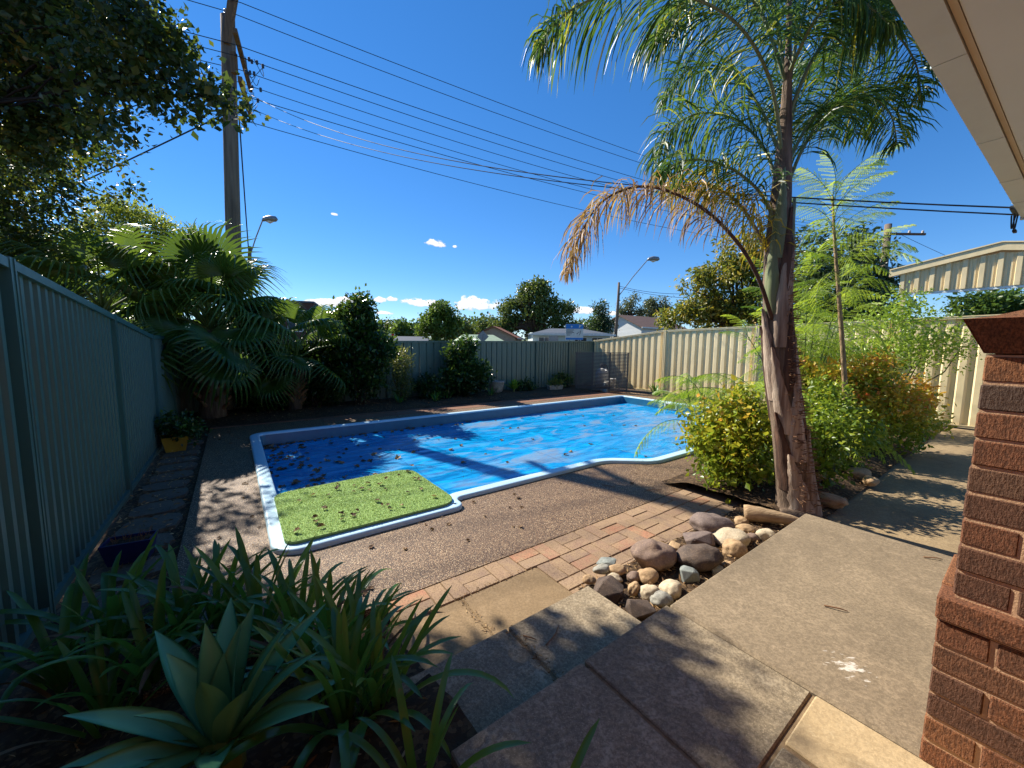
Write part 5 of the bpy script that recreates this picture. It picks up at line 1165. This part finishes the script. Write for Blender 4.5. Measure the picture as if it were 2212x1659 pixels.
def cable(name, label, p0, p1, mid, rad, group=None, mat=None, back=None, cat='power line'):
    p0 = Vector(p0); p1 = Vector(p1); best = None
    if mid is not None:
        for i in range(1, 200):                              # where the span crosses the surveyed direction
            t = i/200; p = p0.lerp(p1, t); v = np.array(p)-EYE; x = PW/2+PF*(v@_r)/(v@_f)
            if best is None or abs(x-mid[0]) < best[0]: best = (abs(x-mid[0]), t, p.y, p.z)
        zt = AT(mid[0], mid[1], best[2]).z; t = best[1]; sag = (best[3]-zt)/(4*t*(1-t))
    else: sag = .25
    pts = [p0.lerp(p1, k/40)-Vector((0, 0, 4*sag*(k/40)*(1-k/40))) for k in range(41)]
    if back is not None: pts = [p0.lerp(Vector(back), k/16)-Vector((0, 0, 4*.5*(k/16)*(1-k/16))) for k in range(16, 0, -1)]+pts
    o = pts[0].copy(); return tag(link(name, MB().tube([p-o for p in pts], rad, 5).me(name, mat or WIREM), None, o), label, cat, group)
for (x, y, d, nm), m, f in zip(WIN, MIDP, FAR):
    p0 = AT(x, y, 11.6+d*.9)
    cable('power_line', '%s of the power lines running right from the tall timber pole' % nm, p0, AT(f[0], f[1], 30), m, .010, 'power lines from the tall pole', back=p0-wd*38+Vector((0, 0, .3)))
svc = house.location+ed*(xe-.22)+en*.02+Vector((0, 0, .03))
cable('service_cable', 'upper thick service cable from the pole to the eave bracket', AT(524, 195, 11.5), svc, (1372, 400), .0065, 'service cables to the house')
cable('service_cable', 'lower thick service cable from the pole to the eave bracket', AT(519, 222, 11.5), svc+Vector((.02, 0, -.05)), (1325, 405), .006, 'service cables to the house')
cable('service_cable', 'cable sloping down to the left from the tall pole behind the oak', AT(486, 246, 11.4), AT(120, 420, 13), (300, 335), .02)
cable('stay_wire', 'thin cable dropping beside the tall pole to a short post', AT(517, 258, 11.4), AT(537, 540, 13), None, .018)
jb_ = MB(); gj = random.Random(3)
for (xa, ya, xb, yb) in ((529, 122, 566, 148), (531, 125, 552, 165), (536, 155, 560, 170), (534, 190, 560, 215), (530, 225, 556, 228), (528, 160, 532, 222), (549, 128, 565, 141), (535, 170, 548, 200)):
    a = AT(xa, ya, 11.4); b = AT(xb, yb, 11.5); o_ = Vector((PX, PY, -.1)); m = (a+b)/2+Vector((gj.uniform(-.2, .2), 0, -gj.uniform(.25, .5)))
    jb_.tube([p-o_ for p in catmull([a, m, b], 10)], .008, 5)
link('jumper_wires', jb_.me('jumper_wires', WIREM), pole)
CL = MB().box(-.03, .03, -.02, .02, -.055, .055, .008).me('line_clamp', DARKMETAL)
for x, y in ((538, 128), (544, 133), (555, 135), (568, 143), (531, 155), (540, 157), (549, 159), (527, 180), (545, 189), (563, 194), (540, 213), (557, 217)): link('line_clamp', CL, pole, AT(x, y, 11.4)-Vector((PX, PY, -.1)))

def far_pole(label, x, ytop, Yd, rad):
    p = AT(x, 746, Yd); zt = AT(x, ytop, Yd).z; r = root('power_pole', label, 'power pole', (p.x, p.y, -.1))
    link('shaft', MB().tube([(0, 0, 0), (0, 0, zt*.5), (0, 0, zt+.1)], [rad, rad*.85, rad*.7], 10).me('shaft', POLEM, True), r)
    link('crossarm', MB().box(-.3, 2.6, -.3, -.18, zt-.75, zt-.6).me('crossarm', TIMBER), r)
    for q in (1.4, 2.4): link('insulator', INS, r, (q, -.24, zt-.6))
    return r
far_pole('distant timber pole with a crossarm behind the slender sapling', 1892, 484, 30, .3)
cable('power_line', 'thin power line falling right behind the carport from the distant pole', AT(1932, 500, 30), AT(2420, 700, 22), None, .014)
cable('power_line', 'second thin power line falling right behind the carport roof', AT(1932, 545, 30), AT(2420, 720, 24), None, .014)
def lamp(label, x0, ytop, xh, yh, Yd, xb, ya):
    p = AT(xb, 746, Yd); r = root('street_lamp', label, 'street lamp', (p.x, p.y, -.1)); o_ = Vector((p.x, p.y, -.1))
    t = AT(x0, ytop, Yd)-o_; h = AT(xh, yh, Yd)-o_; a = AT(x0-1, ya, Yd)-o_
    link('post', MB().tube([(0, 0, 0), a, t], [.17, .13, .11], 10).me('post', POLEM, True), r)
    link('outreach_arm', MB().tube([a, a.lerp(h, .5)+Vector((0, 0, .12)), h], .045, 7).me('outreach_arm', GALV), r)
    d = (h-a).normalized(); hd = link('lamp_head', MB().tube([h-d*.1, h+Vector((.1, 0, .02)), h+Vector((.5, 0, .06)), h+Vector((.95, 0, .04)), h+Vector((1.1, 0, .0))], [.08, .16, .24, .2, .05], 12).me('lamp_head', GALV, True), r)
    link('diffuser', MB().tube([h+Vector((.2, 0, -.1)), h+Vector((.5, 0, -.14)), h+Vector((.85, 0, -.1))], [.05, .16, .05], 10).me('diffuser', WHITE, True), hd)
lamp('street lamp on a leaning post above the cream fence', 1337, 610, 1400, 560, 38, 1327, 640)
lamp('street lamp head on a tilted arm behind the fan palm', 540, 532, 568, 474, 30, 540, 556)
cable('power_line', 'thin line from the leaning street lamp post towards the yellowing tree', AT(1338, 618, 38), AT(1560, 628, 34), (1440, 634), .02)
cable('power_line', 'lower thin line from the leaning street lamp post behind the yellowing tree', AT(1338, 622, 38), AT(1560, 645, 34), (1440, 640), .02)

# signs, vehicles
BLUES = simple('sign_blue', lin(50, 128, 200), lin(44, 116, 186), 3, .5, .05); REDS = simple('sign_red', lin(196, 40, 44), lin(176, 36, 40), 3, .5, .05)
sgp = AT(1240, 746, 30); sg = root('notice_board', 'blue and white notice board on two posts beyond the back fence', 'sign', (sgp.x, sgp.y, -.1), R(-3))
z1 = AT(1240, 734, 30).z+.1; z2 = AT(1240, 700, 30).z+.1; sw = .68
link('panel', MB().box(-sw, sw, 0, .03, z1, z2).me('panel', WHITE), sg)
link('header', MB().box(-sw+.01, sw-.01, -.006, -.001, z2-.36, z2-.01).me('header', BLUES), sg); link('footer', MB().box(-sw+.01, sw-.01, -.006, -.001, z1+.01, z1+.15).me('footer', BLUES), sg)
for x in (-.35, .35): link('post', MB().box(x-.03, x+.03, .031, .09, 0, z1+.3).me('post', GALV), sg)
tx = MB()
for i, (x0, x1) in enumerate(((-.6, -.05), (-.6, -.12), (-.6, -.02), (-.6, -.2), (-.6, -.32))): tx.box(x0, x1, -.006, -.001, z2-.47-.10*i, z2-.43-.10*i)
link('text_lines', tx.me('text_lines', DARKMETAL), sg)
link('arrow_print', MB().add([(.15, -.004, z2-.75), (.45, -.004, z2-.55), (.5, -.004, z2-.5), (.2, -.004, z2-.78)], [(0, 1, 2, 3)]).add([(.38, -.004, z2-.85), (.42, -.004, z2-.85), (.52, -.004, z2-.5), (.48, -.004, z2-.5)], [(0, 1, 2, 3)]).me('arrow_print', DARKMETAL), sg)
link('emblem', MB().add([(.35, -.009, z2-.3), (.58, -.009, z2-.08), (.35, -.009, z2-.08)], [(0, 1, 2)]).add([(-.3, -.009, z2-.2), (-.22, -.009, z2-.28), (-.14, -.009, z2-.2), (-.22, -.009, z2-.12)], [(0, 1, 2, 3)]).me('emblem', WHITE), sg)
q = AT(1043, 746, 27); dz_ = AT(1043, 727, 27).z+.1
dsg = root('road_sign', 'grey back of a diamond road sign just above the back fence', 'sign', (q.x, q.y, -.1), .1)
link('plate', MB().add([(-.42, 0, dz_), (0, 0, dz_-.42), (.42, 0, dz_), (0, 0, dz_+.42), (-.42, .01, dz_), (0, .01, dz_-.42), (.42, .01, dz_), (0, .01, dz_+.42)], [(0, 1, 2, 3), (7, 6, 5, 4), (0, 4, 5, 1), (1, 5, 6, 2), (2, 6, 7, 3), (3, 7, 4, 0)]).me('plate', GALV), dsg)
link('post', MB().tube([(0, -.03, 0), (0, -.03, dz_+.2)], .03, 8).me('post', GALV), dsg)
q = AT(846, 746, 34); zz1 = AT(846, 733, 34).z+.1; zz2 = AT(846, 721, 34).z+.1
rs = root('estate_sign', 'small red and white sign in front of the far treeline', 'sign', (q.x, q.y, -.1), 0)
link('white_half', MB().box(-.28, .0, 0, .02, zz1, zz2).me('white_half', WHITE), rs); link('red_half', MB().box(.002, .24, 0, .02, zz1, zz2).me('red_half', REDS), rs); link('post', MB().box(.245, .30, -.01, .03, 0, zz2+.04).me('post', WHITE), rs)
q = AT(1196, 746, 33); zz2 = AT(1196, 726, 33).z+.1
ws = root('blank_sign', 'blank pale grey board in front of the pale mint house', 'sign', (q.x, q.y, -.1), 0)
link('panel', MB().box(-.38, .38, 0, .02, zz2-.9, zz2).me('panel', GALV), ws); link('post', MB().box(-.43, -.382, -.01, .03, 0, zz2+.05).me('post', GALV), ws)
def car(label, x, Yd, colr, hz, rz, L=4.3, cat='car'):
    q = AT(x, 746, Yd); r = root('parked_car' if cat == 'car' else 'parked_van', label, cat, (q.x, q.y, -.08), rz); pm = simple('car_paint', colr, tuple(c*.92 for c in colr[:3])+(1,), 3, .3, .02, spec=.6)
    def loft(secs, name, mat, par):
        V = []; F = []
        for xx, w, z0, z1 in secs: V += [(xx, -w, z0), (xx, w, z0), (xx, w, z1), (xx, w*.0+w-.05, z1+.02), (xx, -w+.05, z1+.02), (xx, -w, z1)]
        for i in range(len(secs)-1):
            for k in range(6): F.append((i*6+k, i*6+(k+1) % 6, (i+1)*6+(k+1) % 6, (i+1)*6+k))
        F += [tuple(range(6))[::-1], tuple((len(secs)-1)*6+k for k in range(6))]
        return link(name, mesh(name, V, F, mat, False), par)
    h = L/2; bd = loft([(-h, .75, .35, .6), (-h+.15, .85, .25, .8), (-h*.5, .88, .22, .9), (h*.45, .88, .22, .88), (h-.2, .84, .25, .72), (h, .72, .35, .55)], 'body', pm, r)
    loft([(-h*.82, .70, .88, .92), (-h*.62, .74, .88, hz-.03), (-h*.2, .72, .88, hz), (h*.15, .70, .88, hz-.05), (h*.42, .66, .86, .9)], 'cabin', GLASS, r)
    loft([(-h*.6, .66, hz-.04, hz-.02), (-h*.2, .66, hz-.0, hz+.015), (h*.12, .64, hz-.06, hz-.03)], 'roof', pm, r)
    for sx in (-h*.62, h*.6):
        for sy in (-.86, .86): link('wheel', MB().tube([(sx, sy-.1, .32), (sx, sy+.1, .32)], .32, 16).me('wheel', BLACK), r)
    for sy in (-.6, .6): link('headlight', MB().box(h-.1, h+.02, sy-.15, sy+.15, .55, .7, .02).me('headlight', WHITE), r)
car('pale van with purple tint parked in front of the cottage', 1092, 36, lin(176, 168, 190), 2.0, R(8), 4.8, 'van')
car('white car just showing over the fence below the fig tree', 1152, 37, lin(222, 216, 214), 1.9, R(4), 4.4)

# ================================================================= river stones by the porch
def stone_mesh(seed, mat, angular=False):
    bm = bmesh.new(); g = random.Random(seed)
    if angular:
        for k in range(16):
            v = Vector((g.gauss(0, 1), g.gauss(0, 1), g.gauss(0, 1))).normalized()*g.uniform(.42, .56); bm.verts.new(v)
        bmesh.ops.convex_hull(bm, input=bm.verts[:])
        for v in [v for v in bm.verts if not v.link_faces]: bm.verts.remove(v)
        bmesh.ops.bevel(bm, geom=bm.edges[:], offset=.025, segments=1, affect='EDGES')
    else:
        bmesh.ops.create_icosphere(bm, subdivisions=4, radius=.5); off = Vector((seed*3.1, seed*1.7, 0))
        for v in bm.verts:
            n1 = mnoise.noise(v.co*1.7+off); n2 = mnoise.noise(v.co*4.5+off); n3 = mnoise.noise(v.co*14+off)
            v.co *= 1+.30*n1+.11*n2+.03*n3
    xs = [v.co.x for v in bm.verts]; ys = [v.co.y for v in bm.verts]; zs = [v.co.z for v in bm.verts]
    for v in bm.verts: v.co = Vector(((v.co.x-min(xs))/(max(xs)-min(xs))-.5, (v.co.y-min(ys))/(max(ys)-min(ys))-.5, (v.co.z-min(zs))/(max(zs)-min(zs))-.5))
    me = bpy.data.meshes.new('stone'); bm.to_mesh(me); bm.free(); me.materials.append(mat)
    if not angular: me.polygons.foreach_set('use_smooth', np.ones(len(me.polygons), dtype=bool))
    return me
RPINK = m_rock('pink_stone', lin(142, 120, 102), lin(112, 92, 82), lin(168, 140, 112), 4); RDARK = m_rock('dark_stone', lin(96, 80, 68), lin(70, 60, 54), lin(122, 104, 84), 3)
RTAN = m_rock('tan_stone', lin(176, 146, 108), lin(152, 122, 88), lin(198, 170, 130), 3); RPALE = m_rock('pale_stone', lin(196, 180, 150), lin(172, 152, 122), lin(214, 200, 172), 3)
RGREY = m_rock('grey_stone', lin(150, 146, 132), lin(124, 122, 114), lin(176, 170, 152), 3); RPURP = m_rock('purple_stone', lin(122, 106, 96), lin(98, 84, 80), lin(150, 132, 114), 4); RBLUE = m_rock('blue_grey_stone', lin(136, 140, 132), lin(110, 116, 112), lin(160, 160, 146), 5)
STN = [(340, 820, 620, 430, RPINK, 0, 'largest stone, pinkish banded boulder on the bricks'), (620, 690, 220, 170, RTAN, 1, 'rough ochre rock behind the pinkish boulder'), (950, 860, 620, 370, RDARK, 0, 'dark brown smooth boulder in the middle of the stones'),
       (970, 590, 420, 230, RPURP, 1, 'broken purple rock with flat top behind the dark boulder'), (1150, 400, 600, 300, RPURP, 0, 'grey brown boulder at the back of the stones'), (1400, 570, 520, 260, RPALE, 0, 'pale veined boulder in the middle right of the stones'),
       (1430, 720, 340, 260, RTAN, 0, 'brown stone in front of the pale veined boulder by the porch edge'), (1510, 335, 200, 120, RTAN, 0, 'small tan stone behind the grey brown boulder'), (1580, 445, 250, 130, RTAN, 0, 'flattish tan stone right of the grey brown boulder'),
       (1650, 560, 200, 130, RPINK, 0, 'small orange stone beside the pale veined boulder'), (1860, 535, 280, 190, RPALE, 0, 'cream rounded stone at the driftwood end of the pile'), (800, 1080, 290, 230, RBLUE, 1, 'jagged blue grey rock in front of the dark boulder'),
       (575, 1265, 330, 220, RPALE, 0, 'whitish smooth cobble against the porch edge'), (420, 1400, 330, 200, RGREY, 0, 'grey smooth cobble at the porch corner'), (265, 1310, 300, 210, RPALE, 0, 'oblong cream cobble left of the whitish cobble'),
       (250, 1090, 300, 190, RTAN, 0, 'yellow rounded cobble in front of the pinkish boulder'), (55, 1085, 200, 150, RPINK, 0, 'pink cobble at the left of the yellow cobble'), (55, 1250, 180, 200, RTAN, 0, 'ochre upright cobble left of the oblong cream cobble'),
       (150, 1540, 360, 260, RDARK, 1, 'dark angular rock beside the middle step'), (-330, 1290, 540, 300, RDARK, 1, 'long dark blocky rock bordering the middle step'), (-560, 1120, 190, 110, RTAN, 0, 'flat brown stone at the left tip of the stones'),
       (-390, 990, 240, 120, RGREY, 0, 'flat grey stone near the left tip of the stones'), (-170, 1000, 260, 120, RTAN, 0, 'tan flat cobble behind the long dark rock'), (-210, 1110, 230, 120, RPALE, 0, 'small cream cobble just behind the long dark rock'), (-300, 900, 300, 90, RBLUE, 1, 'thin slate shard lying on the bricks behind the cobbles'), (1180, 1000, 190, 150, RGREY, 1, 'small grey rock at the foot of the dark boulder'), (1330, 930, 160, 110, RTAN, 0, 'little tan pebble by the porch edge below the brown stone')]
for i, (zx, zy, w_, h_, mt, ang_, lab) in enumerate(STN):
    x = 1362.6+.1595*zx; yb = 1074.5+.1595*(zy+h_*.40); p = G(x, yb, .06); dist = p.y
    a_, b_ = toyard(p)
    wm = w_*.1595/PF*dist*1.04; hm = h_*.1595/PF*dist*1.1
    o = link('river_stone', stone_mesh(40+i, mt, bool(ang_)), None, p+Vector((0, wm*.18, hm*.32)), (rnd.uniform(-.12, .12), rnd.uniform(-.12, .12), rnd.uniform(-.3, .3)+R(15)), (wm*1.02, wm*.85, hm*1.0))
    tag(o, lab, 'stone', 'river stones by the porch')
for i, (x, y, s_) in enumerate(((1850, 1030, .22), (1880, 1045, .16), (1795, 1090, .2))):
    o = link('river_stone', stone_mesh(90+i, RTAN), None, G(x, y, .06)+Vector((0, 0, s_*.2)), (0, 0, i), (s_*1.3, s_, s_*.7))
    tag(o, ['brown rock at the near foot of the largest nandina', 'smaller brown rock beside the side path', 'brown rock behind the palm trunk foot'][i], 'stone', 'rocks along the side bed')
dw = G(1650, 1128, .1)
DRIFT = simple('driftwood', lin(190, 164, 128), lin(140, 112, 82), 4, .85, .6, .01, 16, .2, (1, 6, 6))
dpts = catmull([(-.12, .10, .05), (0, .02, .06), (.16, -.06, .05), (.34, -.12, .0)], 10)
tag(link('driftwood', MB().tube(dpts, [.07, .075, .07, .068, .06, .058, .05, .05, .045, .04, .03], 9).me('driftwood', DRIFT, True), None, dw, (0, 0, .1)), 'pale split log lying between the stones and the palm foot', 'log')

# ================================================================= fallen leaves
def dry_leaf(seed):
    g = random.Random(seed); V = [(0, 0, .004)]; n = 12
    for k in range(n):
        a = 2*math.pi*k/n; lob = (1, .62)[k % 2]*g.uniform(.85, 1.15); r = .5*lob*(1+.35*math.cos(a)); V.append((r*math.cos(a), r*.72*math.sin(a), .22*g.uniform(.1, 1.0)*abs(math.sin(a))+.10*g.uniform(0, 1)))
    return mesh('fallen_leaf', V, [(0, 1+k, 1+(k+1) % n) for k in range(n)], L_DRY)
DL = [dry_leaf(i) for i in range(6)]
def scatter(n, f, label, group, smin=.035, smax=.07):
    k = 0; tries = 0
    while k < n and tries < n*60:
        tries += 1; q = f()
        if q is None: continue
        a, b, z = q
        o = link('fallen_leaf', DL[rnd.randrange(6)], None, Y(a, b, z+.004), (rnd.uniform(-.35, .35), rnd.uniform(-.35, .35), rnd.uniform(0, 6.28)), rnd.uniform(smin, smax)); tag(o, label, 'leaf', group); k += 1
def on_turf():
    a = rnd.uniform(.34, 1.72); b = rnd.uniform(3.48, 4.58); return (a, b, .085) if inpoly(TP, a, b) else None
scatter(34, on_turf, 'dry brown leaf lying on the green turf mat', 'fallen leaves on the turf mat', .045, .085)
def onc(a, b): return (a, b, cover_z(a, b)) if inpoly(INN, a, b) and not (a < 1.85 and b < 4.7) else None
def c1():
    return onc(rnd.uniform(.36, .95), rnd.uniform(4.8, 8.0)) if rnd.random() < .75 else onc(rnd.gauss(1.5, .35), rnd.gauss(6.2, .5))
def c2(): return onc(.4+4.2*rnd.random()**1.7, 8.04-abs(rnd.gauss(0, .13)))
def c3(): return onc(.5+8*rnd.random()**1.8, rnd.uniform(3.6, 7.9))
CG = 'fallen leaves on the pool cover'; CLb = 'dry brown leaf floating on the blue pool cover'
scatter(100, c1, CLb, CG, .07, .14); scatter(66, c2, CLb, CG, .06, .12); scatter(54, c3, CLb, CG, .06, .11)
def dk():
    r_ = rnd.random()
    if r_ < .35: a = rnd.uniform(-.4, .15); b = rnd.uniform(2.4, 8.8)
    elif r_ < .6: a = rnd.uniform(.1, 2.4); b = rnd.uniform(2.4, 3.28)
    elif r_ < .8: a = rnd.uniform(-.4, 5); b = rnd.uniform(8.25, 9.2)
    else: a = rnd.uniform(.8, 5); b = rnd.uniform(2.4, 3.5)
    return None if inpoly(POOLO, a, b) else (a, b, 0)
scatter(46, dk, 'dry brown leaf lying on the pebbled pool deck', 'fallen leaves on the deck', .035, .07)
# twigs on the slabs
for i, (x, y, z, l, az) in enumerate([(1180, 1395, .146, .16, 60), (1130, 1375, .146, .07, -20), (1780, 1310, .29, .10, -25), (1995, 1205, .29, .10, -10), (1395, 1060, 0, .2, 10), (1300, 1048, 0, .16, -30)]):
    p = G(x, y, z); a = R(az); m = MB().tube([(0, 0, .006), (math.cos(a)*l*.5+.01, math.sin(a)*l*.5-.01, .012), (math.cos(a)*l, math.sin(a)*l, .005)], [.004, .0035, .002], 5).me('twig', DRYSTEM)
    tag(link('twig', m, None, p), ['long bent twig on the right slab of the middle step', 'short twig beside the long bent twig on the middle step', 'thin twig in the middle of the porch floor', 'thin twig near the far end of the porch floor', 'curled twig on the deck below the pool bend', 'short twig on the deck left of the curled twig'][i], 'twig')

# ================================================================= loose litter: straw, bark and leaf scraps on the beds
def litter(name, label, spots, n, smin, smax, mat):
    P = []; 
    while len(P) < n:
        a0, a1, b0, b1, zf = spots[rnd.randrange(len(spots))]; a = rnd.uniform(a0, a1); b = rnd.uniform(b0, b1)
        P.append(Y(a, b, zf(a, b)+.006))
    P = np.array([tuple(p) for p in P]); D = unit(n); D[:, 2] = np.abs(D[:, 2])*.25; D /= np.linalg.norm(D, axis=1)[:, None]
    V, F = leaf_faces(P, D, rng.uniform(smin, smax, n), .13, .05)
    return tag(link(name, mesh(name, V, F, mat, False, np.repeat(rng.random(n), 2))), label, 'litter', None, 'stuff')
L_LIT = leafmat('litter', [(0, lin(84, 60, 42)), (.5, lin(136, 104, 70)), (1, lin(190, 160, 118))], .15, .8, .2)
sb = lambda a, b: .03+.05*sm(1.72, 1.3, b)+.02*nz(a, b, 9)
litter('bed_litter', 'dry straw and leaf scraps between the stones and over the garden beds', [(1.82, 4.1, 1.08, 1.7, sb), (1.82, 4.1, 1.08, 1.7, sb), (-.9, .6, .3, 2.9, bed_front_z), (4.2, 9.5, 1.05, 1.9, lambda a, b: .05+.07*sm(1.02, 1.4, b)+.03), (-.9, 8, 9.4, 10.2, lambda a, b: .06+.06*sm(9.36, 9.9, b)), (-.93, -.45, 3.1, 8.8, lambda a, b: .0)], 4200, .015, .06, L_LIT)
litter('joint_litter', 'fine scraps and grit along the paving joints and pool edge', [(.7, 4.3, 2.32, 2.37, lambda a, b: 0), (.5, 1.75, 2.09, 2.12, lambda a, b: .004), (.5, 1.75, 1.57, 1.62, lambda a, b: .004), (.5, 1.75, 1.06, 1.10, lambda a, b: .15), (1.10, 1.15, 1.5, 2.1, lambda a, b: .003), (1.09, 1.15, 1.07, 1.56, lambda a, b: .148), (.05, .17, 3.2, 8, lambda a, b: 0), (.2, 4.2, 3.2, 3.29, lambda a, b: 0), (-.4, .1, 2.5, 9, lambda a, b: 0), (-.4, .1, 2.5, 9, lambda a, b: 0)], 1300, .007, .026, L_LIT)
